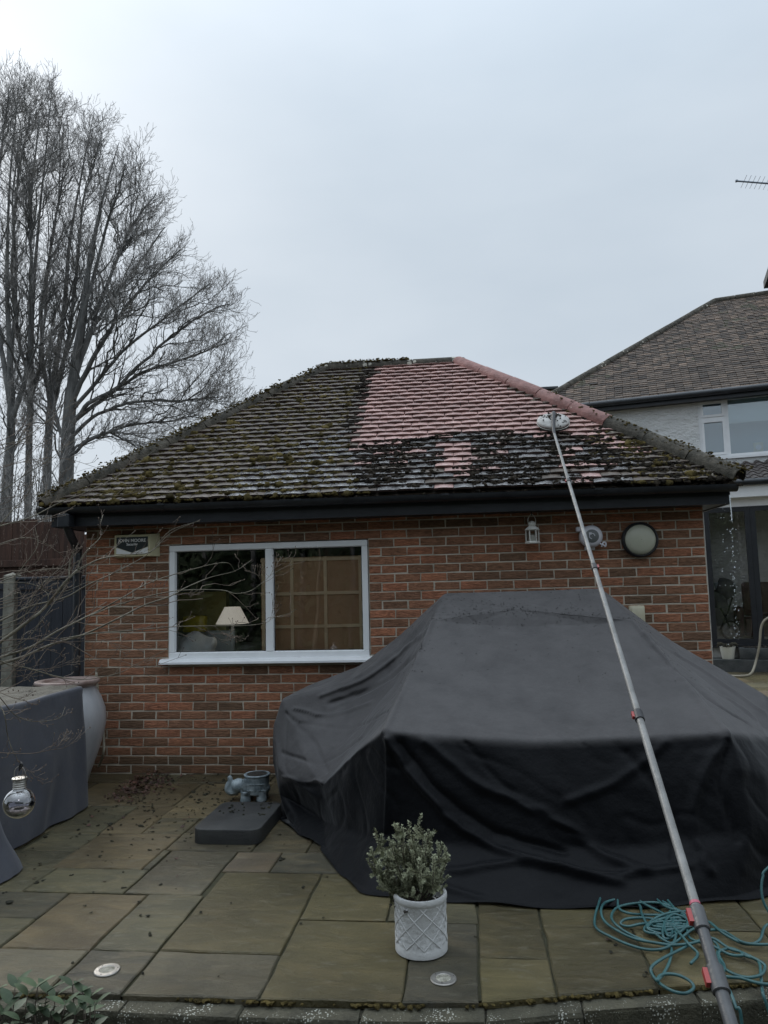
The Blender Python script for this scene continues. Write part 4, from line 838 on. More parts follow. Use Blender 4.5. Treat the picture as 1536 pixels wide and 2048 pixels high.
FO = [([(772, 1472), (830, 1560), (905, 1640), (1010, 1700), (1120, 1735), (1240, 1760)], .035, .030), ([(800, 1480), (880, 1580), (990, 1660), (1130, 1700)], .03, -.022),
      ([(850, 1478), (950, 1560), (1080, 1620), (1200, 1700), (1290, 1740)], .04, .024), ([(770, 1475), (772, 1580), (764, 1700)], .022, .024), ([(1452, 1472), (1400, 1560), (1385, 1650), (1420, 1740)], .035, .024), ([(1456, 1475), (1440, 1560), (1470, 1680)], .02, -.02),
      ([(1330, 1480), (1230, 1560), (1130, 1600)], .035, .018), ([(930, 1480), (1000, 1560), (1100, 1640), (1180, 1680)], .018, -.012), ([(900, 1740), (1020, 1720), (1200, 1745), (1380, 1730)], .03, .02), ([(1250, 1500), (1330, 1600), (1350, 1720)], .03, -.018), ([(800, 1700), (860, 1760), (960, 1790)], .03, .02)]
for pts, wd, am in FO: disp += fold(dense(pts), wd * .62, am * .95)
for pts, wd, am, yy in [([(865, 1240), (818, 1345), (768, 1462)], .022, .016, None), ([(1265, 1240), (1360, 1350), (1457, 1465)], .022, .014, None)]:
    disp += fold([P(865, 1240, -.95), P(820, 1350, -1.48), P(766, 1463, -2.07)] if pts[0][0] < 900 else [P(1265, 1241, -.95), P(1360, 1350, -1.5), P(1457, 1465, -2.07)], wd, am)
WF = [([(570, 1420), (620, 1470), (650, 1540)], -1.1, .018, -.014), ([(590, 1410), (660, 1425), (740, 1400)], -.95, .02, .014), ([(560, 1500), (640, 1520), (720, 1470)], -1.15, .018, -.012), ([(600, 1440), (700, 1450), (770, 1420)], -1.1, .014, -.010),
      ([(560, 1555), (610, 1560), (640, 1562)], -1.3, .016, .012), ([(1000, 1255), (1110, 1262), (1215, 1258)], -1.0, .016, -.010), ([(640, 1385), (740, 1345), (850, 1255)], -.8, .03, .018), ([(660, 1400), (760, 1362), (840, 1290)], -.9, .035, -.02),
      ([(1290, 1265), (1400, 1330), (1530, 1420)], -1.0, .03, .016), ([(1300, 1290), (1420, 1390), (1500, 1440)], -1.3, .03, -.018), ([(1420, 1370), (1500, 1420), (1536, 1470)], -1.4, .02, .012)]
for pts, yy, wd, am in WF: disp += fold(dense(pts), wd * .6, am * .85)
flat = Gd.reshape(-1, 3); nz_ = np.array([noise.noise(Vector((p[0] * 2.3, p[1] * 2.3, p[2] * 2.3))) * .011 + noise.noise(Vector((p[0] * 6 + p[2] * 4, p[1] * 6, p[2] * 3.2))) * .006 + abs(noise.noise(Vector((p[0] * 11 + p[2] * 5, p[1] * 9 + 3, p[2] * 6)))) * -.005 - max(0, .12 - abs(noise.noise(Vector((p[0] * 4.1 + p[2] * 2.0 + 9, p[1] * 4.1, p[2] * 3.1))))) * .045 for p in flat]).reshape(disp.shape)
vert = 1 - np.abs(NRM[..., 2])
vd = np.sin(np.arange(Gd.shape[0])[:, None] * .16 + 2.2 * np.sin(np.arange(Gd.shape[0])[:, None] * .031)) * np.clip((np.arange(Gd.shape[1])[None] / Gd.shape[1] - .62) / .38, 0, 1) * .013
fadeh = np.clip((Gd[..., 2] - .012) / .08, .0, 1)
Gd = Gd + NRM * ((disp + nz_ * (.3 + .9 * vert) + vd) * (.35 + .65 * fadeh))[..., None]
Gd[..., 2] = np.maximum(Gd[..., 2], .008)
hem = Gd[:, -1:] + NRM[:, -1:] * np.array([.035, .035, 0]) * (1 + .6 * np.sin(np.arange(Gd.shape[0]) * .11))[:, None, None]; hem[..., 2] = .006 + .006 * (1 + np.sin(np.arange(Gd.shape[0]) * .23))[:, None] * (Gd[:, -1:, 2] < .05)
Gd = np.concatenate([Gd, hem], 1)
UU, VV = Gd.shape[:2]
cv = MB(); ii, jj = np.meshgrid(np.arange(UU), np.arange(VV - 1), indexing='ij'); i2 = (ii + 1) % UU
FQ = np.stack([ii * VV + jj, ii * VV + jj + 1, i2 * VV + jj + 1, i2 * VV + jj], -1).reshape(-1, 4)
cv.v.append(Gd.reshape(-1, 3)); cv.f.extend(map(tuple, FQ.tolist())); cv.n = UU * VV
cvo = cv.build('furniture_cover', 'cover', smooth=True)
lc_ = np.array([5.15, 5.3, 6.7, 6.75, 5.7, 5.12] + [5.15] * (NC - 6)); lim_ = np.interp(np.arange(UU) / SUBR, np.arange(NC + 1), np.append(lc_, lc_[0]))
NZ = np.abs(gnormal(Gd)[..., 2]); wing_ = (lim_ > 5.2)[:, None]; dust_sheen = np.clip((NZ - np.where(wing_, -.1, .2)) / .3, 0, 1) * np.clip((lim_[:, None] * SUBR - np.arange(VV)[None]) / 7, 0, 1)      # settled dust plus sky sheen, painted paler on the sky-facing cloth
at_ = cvo.data.attributes.new('dust_sheen', 'FLOAT', 'POINT'); at_.data.foreach_set('value', dust_sheen.reshape(-1).astype(np.float32))
cover = tag(cvo, 'big black waterproof cover draped over garden furniture against the brick wall', 'cover')
fk = MB(); k = rng.integers(0, UU, 1500); jv = rng.integers(2, int(VV * .42), 1500); pts = Gd[k, jv]; kp = (pts[:, 1] > -1.9) & (pts[:, 2] > .85) & (pts[:, 0] > 2.9) & (pts[:, 0] < 4.9) & (rng.random(1500) < .5)
blobs(fk, pts[kp] + (0, 0, .002), rng.uniform(.0012, .0036, kp.sum()), (1.2, 1.2, .5), .3, ICO1); ff = struct(fk.build('moss_flecks', 'dirt_fleck', cover), 'stuff')

# ------------------------------------------------------------------ grey covers on the left, urn, fence
def drape(name, poly, ztop, zbot, label, m, flare=.03, seed=1, sag=.02, parent=None, topm=None):
    """table-shaped cloth: polygon (plan, anticlockwise), rounded shoulder, gently folded skirt"""
    poly = np.array(poly, float); n = len(poly); pts = []; 
    for i in range(n):
        a, b = poly[i], poly[(i + 1) % n]
        for t in np.arange(40) / 40: pts.append(a + (b - a) * t)
    pts = np.array(pts); N = len(pts)
    for _ in range(4): pts = pts * .5 + (np.roll(pts, 1, 0) + np.roll(pts, -1, 0)) * .25
    ctr = poly.mean(0); tng = np.roll(pts, -1, 0) - np.roll(pts, 1, 0); nrm = np.stack([tng[:, 1], -tng[:, 0]], 1); nrm /= np.linalg.norm(nrm, axis=1)[:, None]
    rings = []; prof = [(-.9, .0), (-.6, 0), (-.3, 0), (-.1, .0), (-.03, -.002), (-.012, -.006), (-.003, -.015), (0, -.03)] 
    for f_, dz in prof:
        q = ctr + (pts - ctr) * (1 + f_) if f_ < -.05 else pts + nrm * f_
        rings.append(np.column_stack([q, ztop + dz + np.array([noise.noise(Vector((p[0] * 5, p[1] * 5, seed))) for p in q]) * sag * (1 if f_ < -.05 else .3)]))
    m2 = 22
    for j in range(1, m2 + 1):
        t = j / m2; amp = .006 + .03 * t
        wv = np.array([noise.noise(Vector((i * .085 + t * 1.4, t * 1.1, seed * 3.1))) + .5 * noise.noise(Vector((i * .2 + t, t * 1.5, seed))) for i in range(N)])
        q = pts + nrm * (flare * t + amp * wv)[:, None]; zz = ztop - .03 + (zbot - ztop + .03) * t
        rings.append(np.column_stack([q, np.full(N, zz)]))
    R_ = np.array(rings); K = len(R_); mb = MB(); V = np.concatenate([R_.reshape(-1, 3), [[*ctr, ztop]]])
    F_ = [(j * N + i, (j + 1) * N + i, (j + 1) * N + (i + 1) % N, j * N + (i + 1) % N) for j in range(K - 1) for i in range(N)] + [(K * N, i, (i + 1) % N) for i in range(N)]
    mb.add(V, F_); o = mb.build(name, [m] + ([topm] if topm else []), parent, smooth=True)
    if topm:
        idx = np.zeros(len(F_), int); idx[:4 * N] = 1; idx[(K - 1) * N:] = 1; o.data.polygons.foreach_set('material_index', idx)
    return tag(o, label, 'cover')
drape('table_cover', [(.53, -2.05), (.535, -.96), (-.5, -.95), (-.52, -2.1)], .885, .012, 'grey cloth cover over a table beside the pale urn', 'cover_grey', .055, 2, .035, topm='cover_top')
drape('chair_cover', [(.66, -2.62), (.68, -2.26), (.0, -2.22), (.0, -2.66)], .44, .010, 'dark grey cover corner at the left edge beside hanging glass lantern', 'cover_grey', .16, 5)
ux, uy = .085, -.42
ur = empty('urn', (ux, uy, 0), 'tall pale glazed urn with terracotta rim in the wall corner', 'urn')
b = MB(); b.lathe([(.15, .002), (.17, .02), (.20, .12), (.25, .26), (.295, .42), (.31, .52), (.30, .62), (.265, .72), (.225, .79), (.21, .815), (.20, .815), (.19, .78)], (ux, uy, 0), 48); b.build('body', 'urn', ur, smooth=50)
b = MB(); b.lathe([(.2, .80), (.228, .815), (.252, .835), (.258, .85), (.252, .862), (.228, .866), (.2, .86), (.19, .84)], (ux, uy, 0), 48); b.build('rim', 'urn_rim', ur, smooth=50)
hs2 = MB(); hs2.tube([P(193, 1345, -.12), P(195, 1375, -.13), P(201, 1420, -.14), P(207, 1470, -.15), P(206, 1510, -.2), gnd(190, 1540, .012), gnd(150, 1550, .012)], .011, 8, smooth=6)
tag(hs2.build('garden_hose', 'pale_hose', smooth=True), 'pale beige hose hanging down the wall beside the urn', 'hose')

FY = .55
fz = P(100, 1153, FY)[2]
fn = empty('fence', (-.8, FY, -.03), 'dark grey boarded fence panel between concrete post and brick corner', 'fence')
x = -.99; 
while x < -.13:
    w_ = .118; b = MB(); b.box((x, FY - .012 + rng.normal(0, .001), -.03), (min(x + w_ - .004, -.12), FY + .008, fz - .13)); b.build('board', 'fence', fn); x += w_
b = MB(); b.cbox((-.99, FY - .03, fz - .128), (-.12, FY + .02, fz - .03), .008); b.build('top_rail', 'fence', fn)
b = MB(); b.cbox((-1.0, FY - .045, fz - .029), (-.11, FY + .03, fz), .008); b.build('capping', 'fence', fn)
cp = empty('concrete_post', (-1.06, FY, -.03), 'pale concrete post between two dark fence panels', 'post')
b = MB(); b.cbox((-1.12, FY - .06, -.03), (-1.0, FY + .06, fz + .02), .01); b.build('shaft', 'concrete', cp); b = MB(); b.add([(-1.12, FY - .06, fz + .0195), (-1.0, FY - .06, fz + .0195), (-1.0, FY + .06, fz + .0195), (-1.12, FY + .06, fz + .0195), (-1.06, FY, fz + .05)], [(0, 1, 4), (1, 2, 4), (2, 3, 4), (3, 0, 4)]); b.build('cap', 'concrete', cp)
fn2 = empty('fence', (-1.7, FY, -.03), 'dark grey fence panel at the far left edge behind the bare twigs', 'fence')
for i in range(9):
    b = MB(); b.box((-2.18 + i * .118, FY - .012, -.03), (-2.066 + i * .118, FY + .008, fz - .12)); b.build('board', 'fence', fn2)
b = MB(); b.cbox((-2.2, FY - .03, fz - .118), (-1.125, FY + .02, fz - .03), .008); b.build('top_rail', 'fence', fn2)
# red brown boarded wall beyond the fence
sb = empty('board_fence', (-1.1, 1.6, -.03), 'tall red brown boarded fence behind the dark fence', 'fence')
x = -2.05; top = P(100, 1040, 1.6)[2]
while x < -.25:
    w_ = .145; b = MB(); b.box((x, 1.6 + rng.normal(0, .006), -.03), (x + w_ - .006, 1.63, top + rng.normal(0, .02) - (.14 if x > -1.0 else 0))); b.build('board', 'redwood', sb); x += w_
b = MB(); b.cbox((-2.06, 1.57, 1.9), (-.25, 1.592, 1.98), .005); b.build('rail', 'redwood', sb)

# ------------------------------------------------------------------ telescopic cleaning pole
B0 = onroof(1107, 862, .12); E0 = dep(1462, 2048, 1.9); dE = (E0 - B0) / np.linalg.norm(E0 - B0)
tend = (LOW + .004 - B0[2]) / dE[2]; tot = tend
po = empty('cleaning_pole', tuple(B0 + dE * tend), 'long grey telescopic pole with round brush reaching up onto the roof', 'cleaning pole')
def tpix(py):           # distance along the pole at which it shows at image row py
    lo, hi = 0, tot * .92
    for _ in range(50):
        m_ = (lo + hi) / 2
        if proj(B0 + dE * m_)[1] < py: lo = m_
        else: hi = m_
    return lo
cut = [0, tpix(962), tpix(1135), tpix(1432), tpix(1838), tpix(1960), tot]; rad = [.0120, .0128, .0136, .0145, .0165, .0180]
upv = np.cross(np.cross(dE, (0, 0, 1)), dE); upv /= np.linalg.norm(upv); sdv = np.cross(dE, upv)
for i in range(6):
    b = MB(); a, e = cut[i] - (.03 if i else 0), cut[i + 1]; n = 10; tt = np.linspace(a, e, n)
    b.tube([B0 + dE * t for t in tt], rad[i], 16); b.build('pole_section', 'pole' if i < 4 else 'pole_dark', po, smooth=40)
def clamp(t, r_, lever, big):
    b = MB(); L_ = .055 * big; p = B0 + dE * t
    b.tube([p - dE * L_ * .6, p - dE * L_ * .55, p + dE * L_ * .55, p + dE * L_ * .6], [r_ * 1.05, r_ * 1.32, r_ * 1.32, r_ * 1.1], 18); c_ = b.build('clamp', 'black_metal' if big < 1.1 else 'pole_dark', po, smooth=40)
    b = MB(); rot = np.stack([sdv, upv, dE], 1); q = p + sdv * r_ * 1.5 * (1 if lever else -1)
    b.box((-.006 * big, -.009 * big, -.024 * big), (.006 * big, .009 * big, .014 * big), rot, q); b.build('lever', 'red_plastic', c_)
    b = MB(); b.box((-.004, -.006, -.006), (.004, .006, .006), rot, p + sdv * r_ * 1.25 * (1 if lever else -1)); b.build('lever_pivot', 'black_metal', c_)
clamp(cut[1], rad[1], 1, .75); clamp(cut[2], rad[2], 0, .9); clamp(cut[3], rad[3], 1, .85); clamp(cut[4], rad[4], 1, 1.15); clamp(cut[5], rad[5], 1, 1.15)
b = MB(); b.tube([B0 + dE * (cut[4] - .055), B0 + dE * (cut[4] - .045)], rad[3] * 1.08, 18); b.build('tape_band', 'pink_tape', po)
# brush head lies on the tiles
bc = onroof(1106, 858, .0); RB = .148
def on_roof_frame(V, c): return np.asarray(V) @ RFRAME + c
b = MB(); b.lathe([(RB * .93, .035), (RB * .97, .05), (RB * .97, .072)], (0, 0, 0), 40); V = np.concatenate(b.v); b.v = [on_roof_frame(V, bc)]; br = b.build('brush_head', 'bristle', po, smooth=40)
b = MB(); b.lathe([(RB * .98, .073), (RB, .082), (RB * .98, .092), (RB * .86, .102), (RB * .5, .115), (RB * .2, .122), (.002, .124)], (0, 0, 0), 44); b.v = [on_roof_frame(np.concatenate(b.v), bc)]; b.build('brush_cover', 'brush_head', br, smooth=50)
b = MB(); b.lathe([(RB * .985, .060), (RB * 1.01, .063), (RB * .985, .066)], (0, 0, 0), 44, cap=False); b.v = [on_roof_frame(np.concatenate(b.v), bc)]; b.build('rim_band', 'white_metal', br, smooth=50)
b = MB(); ang = rng.uniform(0, 6.28, 700); rr = RB * np.sqrt(rng.uniform(.4, .92, 700)); P1 = np.stack([np.cos(ang) * rr, np.sin(ang) * rr, np.full(700, .045)], 1); P2 = P1 * (1.04, 1.04, 0) + (0, 0, .022)
tubes(on_roof_frame(np.stack([P1, P2], 1), bc), np.full((700, 2), .0022), 3, b); struct(b.build('bristles', 'bristle', br), 'stuff')
b = MB(); b.tube([bc + EN * .118, bc + EN * .16, B0 - dE * .0 + EN * .02, B0 + dE * .09], [.02, .02, .016, .0135], 12, smooth=4); b.build('swivel_joint', 'black_metal', br, smooth=40)
b = MB(); C = on_roof_frame(np.stack([rng.normal(0, .045, 46), rng.normal(.01, .03, 46), .122 + rng.normal(0, .008, 46)], 1), bc); blobs(b, C, rng.uniform(.006, .014, 46), base=ICO1); struct(b.build('caught_moss', 'moss_dark', br), 'stuff')

# ------------------------------------------------------------------ tangled teal hose
def Z6(l, z=.012): return [gnd(1180 + x / 4.315, 1700 + y / 4.315, z + rng.uniform(0, .02)) for x, y in l]
HS = [[(740, 520), (640, 400), (560, 340), (470, 250), (330, 215), (220, 240), (120, 350), (70, 480), (40, 600), (60, 680), (180, 750), (340, 820), (500, 860), (640, 850), (760, 780), (860, 700), (940, 640), (800, 540), (640, 480), (500, 350), (400, 320), (300, 335), (245, 400), (250, 500), (330, 545), (480, 560), (620, 565),
       (760, 600), (880, 620), (600, 430), (400, 405), (460, 460), (680, 580), (740, 700), (720, 800), (640, 780), (520, 680), (450, 560), (420, 470), (280, 425), (140, 450), (95, 520), (130, 620), (260, 710), (400, 770), (560, 800), (700, 820), (900, 800), (1000, 740), (900, 600), (650, 470), (450, 455), (250, 490), (185, 570), (230, 650), (350, 730), (500, 790),
       (690, 830), (690, 950), (640, 1060), (580, 1130), (600, 1090), (660, 1070), (760, 1080), (860, 1130), (895, 1190), (830, 1235), (720, 1220), (600, 1150), (530, 1060), (540, 1000), (640, 930), (800, 850), (900, 800), (1050, 760), (1200, 850), (1300, 880), (1310, 910), (1200, 900), (1040, 820), (860, 760)]]
tg = [(700 + 150 * math.cos(a * 2.399 + .4) * (.6 + .5 * math.sin(a * .7)) * 1.45, 640 + 130 * math.sin(a * 2.399) * (.5 + .5 * math.cos(a * .37 + 1))) for a in np.arange(0, 27, .55)]
HS[0] += tg + [(860, 660), (1000, 610), (1150, 720), (1300, 800), (1400, 810), (1470, 770), (1500, 680), (1540, 640), (1640, 610), (1800, 640)]
HS.append([(960, 700), (1100, 820), (1100, 900), (1130, 990), (1220, 1060), (1350, 1100), (1470, 1080), (1510, 1020), (1480, 970), (1300, 880), (1200, 850), (1110, 890), (1160, 1000), (1160, 1085), (1300, 1105), (1420, 1140), (1540, 1160), (1700, 1150)])
HS.append([(1000, 690), (1150, 700), (1330, 800), (1540, 815), (1700, 800)]); HS.append([(690, 560), (560, 620), (430, 640), (330, 660), (265, 640), (300, 600), (420, 585), (560, 600), (700, 650), (860, 820), (930, 900), (870, 980)])
hz = MB()
for l in HS: hz.tube(Z6(l), .0062, 7, smooth=6)
hz.tube([gnd(1180 + 960 / 4.315, 1700 + 780 / 4.315, .02), gnd(1180 + 1080 / 4.315, 1700 + 1000 / 4.315, .015), P(1180 + 1165 / 4.315, 1700 + 1150 / 4.315, edge_y(4.2) + .03), P(1180 + 1215 / 4.315, 1700 + 1235 / 4.315, edge_y(4.2) - .075), P(1180 + 1260 / 4.315, 1700 + 1360 / 4.315, edge_y(4.2) - .13), P(1180 + 1310 / 4.315, 1700 + 1500 / 4.315, edge_y(4.2) - .15), (4.36, -3.42, LOW + .01)], .0062, 7, smooth=6)
hz.tube([gnd(1180 + 1300 / 4.315, 1700 + 900 / 4.315, .02), gnd(1180 + 1450 / 4.315, 1700 + 960 / 4.315, .02), gnd(1180 + 1475 / 4.315, 1700 + 1080 / 4.315, .02), P(1180 + 1490 / 4.315, 1700 + 1220 / 4.315, edge_y(4.4) - .07), P(1180 + 1540 / 4.315, 1700 + 1380 / 4.315, edge_y(4.4) - .12), (4.62, -3.36, LOW + .01)], .0062, 7, smooth=6)
hz.tube([gnd(1560, 1850, .01), aty(1542, 1830, -2.62), aty(1528, 1806, -2.6), aty(1523, 1780, -2.58), aty(1526, 1754, -2.56), aty(1540, 1732, -2.54), (5.15, -2.45, .42), (5.4, -2.5, .3), (5.6, -2.6, .012)], .0062, 7, smooth=6)
tag(hz.build('tangled_hose', 'hose', smooth=True), 'tangled heap of thin teal hose on the paving under the pole', 'hose')
# ------------------------------------------------------------------ white rendered house with glazed extension, behind on the right
HT = R(14.3); HD = np.array([math.cos(HT), -math.sin(HT), 0]); HN = np.array([math.sin(HT), math.cos(HT), 0]); H0 = gnd(1440, 1337)
HROT = np.stack([HD, HN, np.array([0, 0, 1.])])            # rows: s, o, z
def hx_(s, o, z): return H0 + HD * s + HN * o + np.array([0, 0, z])
def honp(px, py, o):
    d = ray(px, py); t = ((H0 - CC) @ HN + o) / (d @ HN); X = CC + d * t; return float((X - H0) @ HD), float(X[2])
class HB(MB):
    def build(s, *a, **k):
        s.v = [np.concatenate(s.v) @ HROT + H0]; return MB.build(s, *a, **k)
hou = empty('house', tuple(hx_(1, 2, 0)), 'white rendered two storey house with dark tiled hip roof behind the outbuilding', 'house')
UO = 1.2
ws0, wz1 = honp(1394, 800, UO); _, wz0 = honp(1400, 917, UO); ws1 = ws0 + 2.3; we = honp(1453, 830, UO)[0]; wt = honp(1430, 836, UO)[1]
b = HB(); b.box((-3.05, UO, -.03), (ws0, UO + .25, 5.2)); b.box((ws0, UO, -.03), (ws1, UO + .25, wz0)); b.box((ws0, UO, wz1), (ws1, UO + .25, 5.2)); b.box((ws1, UO, -.03), (5, UO + .25, 5.2)); b.box((-3.05, UO + .25, -.03), (-2.8, 9, 5.2)); b.build('wall', 'render', hou)
hw = HB(); e = .055; F0 = UO + .03
def fb(mb, x0, x1, z0, z1, w_, y0, y1): mb.box((x0, y0, z0), (x1, y1, z0 + w_)); mb.box((x0, y0, z1 - w_), (x1, y1, z1)); mb.box((x0, y0, z0 + w_), (x0 + w_, y1, z1 - w_)); mb.box((x1 - w_, y0, z0 + w_), (x1, y1, z1 - w_))
fb(hw, ws0, ws1, wz0, wz1, .05, F0, F0 + .08); hw.box((we - .035, F0, wz0 + .05), (we + .035, F0 + .08, wz1 - .05)); hw.box((ws0 + .05, F0, wt - .03), (we - .035, F0 + .08, wt + .03)); hw.box((ws0 - .06, UO - .05, wz0 - .05), (ws1 + .06, F0 + .1, wz0 - .001))
fb(hw, ws0 + .051, we - .036, wz0 + .051, wt - .031, .045, F0 - .02, F0 + .05); fb(hw, ws0 + .051, we - .036, wt + .031, wz1 - .051, .045, F0 - .02, F0 + .05)
hwo = hw.build('window', 'upvc', hou)
for a, c_, z0, z1 in ((ws0 + .095, we - .08, wz0 + .095, wt - .075), (ws0 + .095, we - .08, wt + .075, wz1 - .095), (we + .035, ws1 - .05, wz0 + .05, wz1 - .05)):
    b = HB(); b.box((a, F0 + .03, z0), (c_, F0 + .034, z1)); b.build('pane', 'glass_far', hwo)
b = HB(); zb_ = honp(1480, 843, UO)[1]; b.box((we + .04, F0 + .10, zb_), (ws1 - .05, F0 + .11, wz1 - .05)); b.build('roller_blind', 'blind', hwo)
b = HB(); b.box((ws0 + .05, F0 + .5, wz0 - .3), (ws1 + .3, F0 + .52, wz1 + .2)); b.build('net_curtain', 'curtain', hwo)
s_, z_ = honp(1519, 905, UO); b = HB(); b.cbox((s_ - .085, F0 + .05, wz0 + .051), (s_ + .085, F0 + .10, wz0 + .24), .008); cb_ = tag(b.build('dial_box', 'cream', smooth=35), 'small square cream box with a round dial in the upstairs window', 'box')
b = HB(); b.lathe([(.05, 0), (.052, .006), (.042, .008), (.002, .009)], (0, 0, 0), 24, 'Y'); b.v = [np.concatenate(b.v) + (s_, F0 + .05, wz0 + .14)]; b.build('dial', 'white_plastic', cb_, smooth=40)
# main roof
EO, ES0, EZ = .9, -3.35, 5.2; PT = R(38); TL = 4.07; RL = 5.1
b = HB(); hz_ = EZ + TL * math.tan(PT)
b.add([(ES0, EO, EZ), (7, EO, EZ), (7, EO + TL, hz_), (ES0 + TL, EO + TL, hz_), (ES0, EO + 2 * TL, EZ), (7, EO + 2 * TL, EZ)], [(0, 1, 2, 3), (0, 3, 4), (3, 2, 5, 4)]); hr_ = b.build('roof', 'tile_far', hou)
hs_ = np.array([0, math.cos(PT), math.sin(PT)]); hn_ = np.array([0, -math.sin(PT), math.cos(PT)]); FR = np.stack([np.array([1., 0, 0]), hs_, hn_]) @ HROT
def ftile(seed):
    w_, r2 = .16, np.random.default_rng(seed); V = [(-w_ / 2, 0, .028), (w_ / 2, 0, .028), (w_ / 2, .15, .012), (-w_ / 2, .15, .012), (-w_ / 2, 0, .008), (w_ / 2, 0, .008)]
    return np.array(V) + r2.normal(0, .002, (6, 3)), [(0, 1, 2, 3), (4, 5, 1, 0), (0, 3, 4), (1, 5, 2)]
FT = [ftile(i) for i in range(6)]; FM = []
for V, F_ in FT:
    me = bpy.data.meshes.new('tile'); me.from_pydata(V.tolist(), [], F_); me.materials.append(M['tile_far']); FM.append(me)
ft = []; nrow = int(TL / math.cos(PT) / .1)
for i in range(nrow):
    for k in range(70):
        s_ = ES0 + (i * .1) * math.cos(PT) + .06 + (k + (i % 2) * .5) * .165
        if s_ > 2.6: break
        c = hx_(s_, EO, EZ) + (hs_ * (i * .1)) @ HROT; u, v_ = proj(c); vis = u < 1540 and u > 1095 and v_ < 812
        ft.append((c, (1 if vis else 0) * F / ((c - CC) @ CF)))
ft.sort(key=lambda q: -q[1]); fm = MB(); rotm = Matrix(FR.T.tolist()).to_euler()
for i, (c, _) in enumerate(ft):
    vi = i % 6; lift = rng.normal(0, .002)
    if i < 300:
        o = bpy.data.objects.new('tile', FM[vi]); COL.objects.link(o); o.location = c + np.array([0, 0, lift]); o.rotation_euler = rotm; put(o, hr_)
    else: fm.add(FT[vi][0] @ FR + c + (0, 0, lift), FT[vi][1])
struct(fm.build('tiling', 'tile_far', hr_), 'stuff')
def run2(a, b_, m, r_, par, name):
    q = MB(); a, b_ = np.array(a), np.array(b_); d = b_ - a; D = np.linalg.norm(d); n = int(D / .42)
    for i in range(n):
        p = a + d * i / n; e_ = a + d * (i + .97) / n; o_ = MB(); o_.tube([p, e_], r_ * rng.uniform(.97, 1.03), 10); o_.build(name, m, par, smooth=50)
run2(hx_(ES0, EO, EZ + .0), hx_(ES0 + TL, EO + TL, hz_), 'ridge_old', .09, hr_, 'hip_tile'); run2(hx_(ES0 + TL, EO + TL, hz_), hx_(3.5, EO + TL, hz_), 'ridge_old', .09, hr_, 'ridge_tile')
b = HB(); b.box((ES0 + .1, EO + .05, EZ - .16), (5, EO + .075, EZ + .01)); b.box((ES0 + .1, EO + .075, EZ - .14), (5, UO, EZ - .12)); b.build('fascia', 'black_paint', hou)
b = MB(); b.tube([hx_(ES0 + .05, EO - .01, EZ - .03), hx_(5, EO - .01, EZ - .03)], .06, 10); b.build('gutter', 'black_plastic', hou, smooth=50)
# chimney just reaching into the frame
cs, cz = honp(1531, 577, EO + TL + .3); b = HB(); b.box((cs + .08, EO + TL - .3, hz_ - .5), (cs + .9, EO + TL + .5, cz + .1)); ch = b.build('chimney', 'dark_brick', hr_)
b = HB(); b.box((cs, EO + TL - .38, cz + .1), (cs + .98, EO + TL + .58, cz + .28)); b.build('chimney_cap', 'dark_brick', ch) if False else b.build('chimney_cap', 'dark_brick', hr_)
# extension
DZ0, DZ1 = .43, 2.84; XS0 = -.9; d0 = honp(1412, 1100, 0)[0] - .0
b = HB(); b.box((XS0, .0, -.03), (d0, .2, 3.2)); b.box((d0, .03, -.03), (4, .2, DZ0 - .02)); b.build('plinth', 'white_stone', hou)
b = HB(); b.box((d0, -.02, DZ1), (4, .18, 3.2)); b.box((XS0, -.22, 2.99), (4, -.2, 3.19)); b.box((XS0, -.198, 2.985), (4, -.02, 3.0)); b.build('white_fascia', 'upvc', hou)
b = MB(); b.tube([hx_(XS0, -.29, 3.245), hx_(4, -.29, 3.245)], .055, 10); b.build('lower_gutter', 'black_plastic', hou, smooth=50)
pitch2 = math.atan2(.52, 1.45); es2 = np.array([0, math.cos(pitch2), math.sin(pitch2)]); en2 = np.array([0, -math.sin(pitch2), math.cos(pitch2)])
b = HB(); b.add([(XS0, -.26, 3.26), (4, -.26, 3.26), (4, 1.2, 3.78), (XS0, 1.2, 3.78)], [(0, 1, 2, 3)]); lr = b.build('lower_roof', 'pantile', hou)
PF = np.stack([np.array([1., 0, 0]), es2, en2]) @ HROT; a_ = np.linspace(0, 2 * np.pi, 9); pv_ = [(-.11 + .22 * i / 8, y, (.035 if y == 0 else .012) + .024 * math.sin(t)) for y in (0, .34) for i, t in enumerate(a_)] + [(-.11 + .22 * i / 8, 0, .008 + .024 * math.sin(t)) for i, t in enumerate(a_)]
pme = bpy.data.meshes.new('pantile'); pme.from_pydata(pv_, [], [(i, i + 1, 9 + i + 1, 9 + i) for i in range(8)] + [(18 + i, 18 + i + 1, i + 1, i) for i in range(8)]); pme.materials.append(M['pantile'])
r3 = Matrix(PF.T.tolist()).to_euler()
for i in range(6):
    for k in range(14):
        s_ = XS0 + .12 + k * .2
        o = bpy.data.objects.new('pantile', pme); COL.objects.link(o); o.location = hx_(s_, -.26, 3.26) + (es2 * (i * .27)) @ HROT; o.rotation_euler = r3; put(o, lr)
ms = [d0, honp(1508, 1150, 0)[0], honp(1508, 1150, 0)[0] + 1.0, honp(1508, 1150, 0)[0] + 2.0]
for i in range(3):
    b = HB(); fb(b, ms[i] + (.0 if i == 0 else .003), ms[i + 1], DZ0, DZ1, .085, -.03, .05); dr = b.build('glazed_door', 'alu_black', hou)
    b = HB(); b.box((ms[i] + .085, .01, DZ0 + .085), (ms[i + 1] - .085, .016, DZ1 - .085)); b.build('pane', 'glass', dr)
b = HB(); b.box((d0, -.1, DZ0 - .06), (3.5, .06, DZ0 - .001)); b.build('door_threshold', 'alu_black', hou)
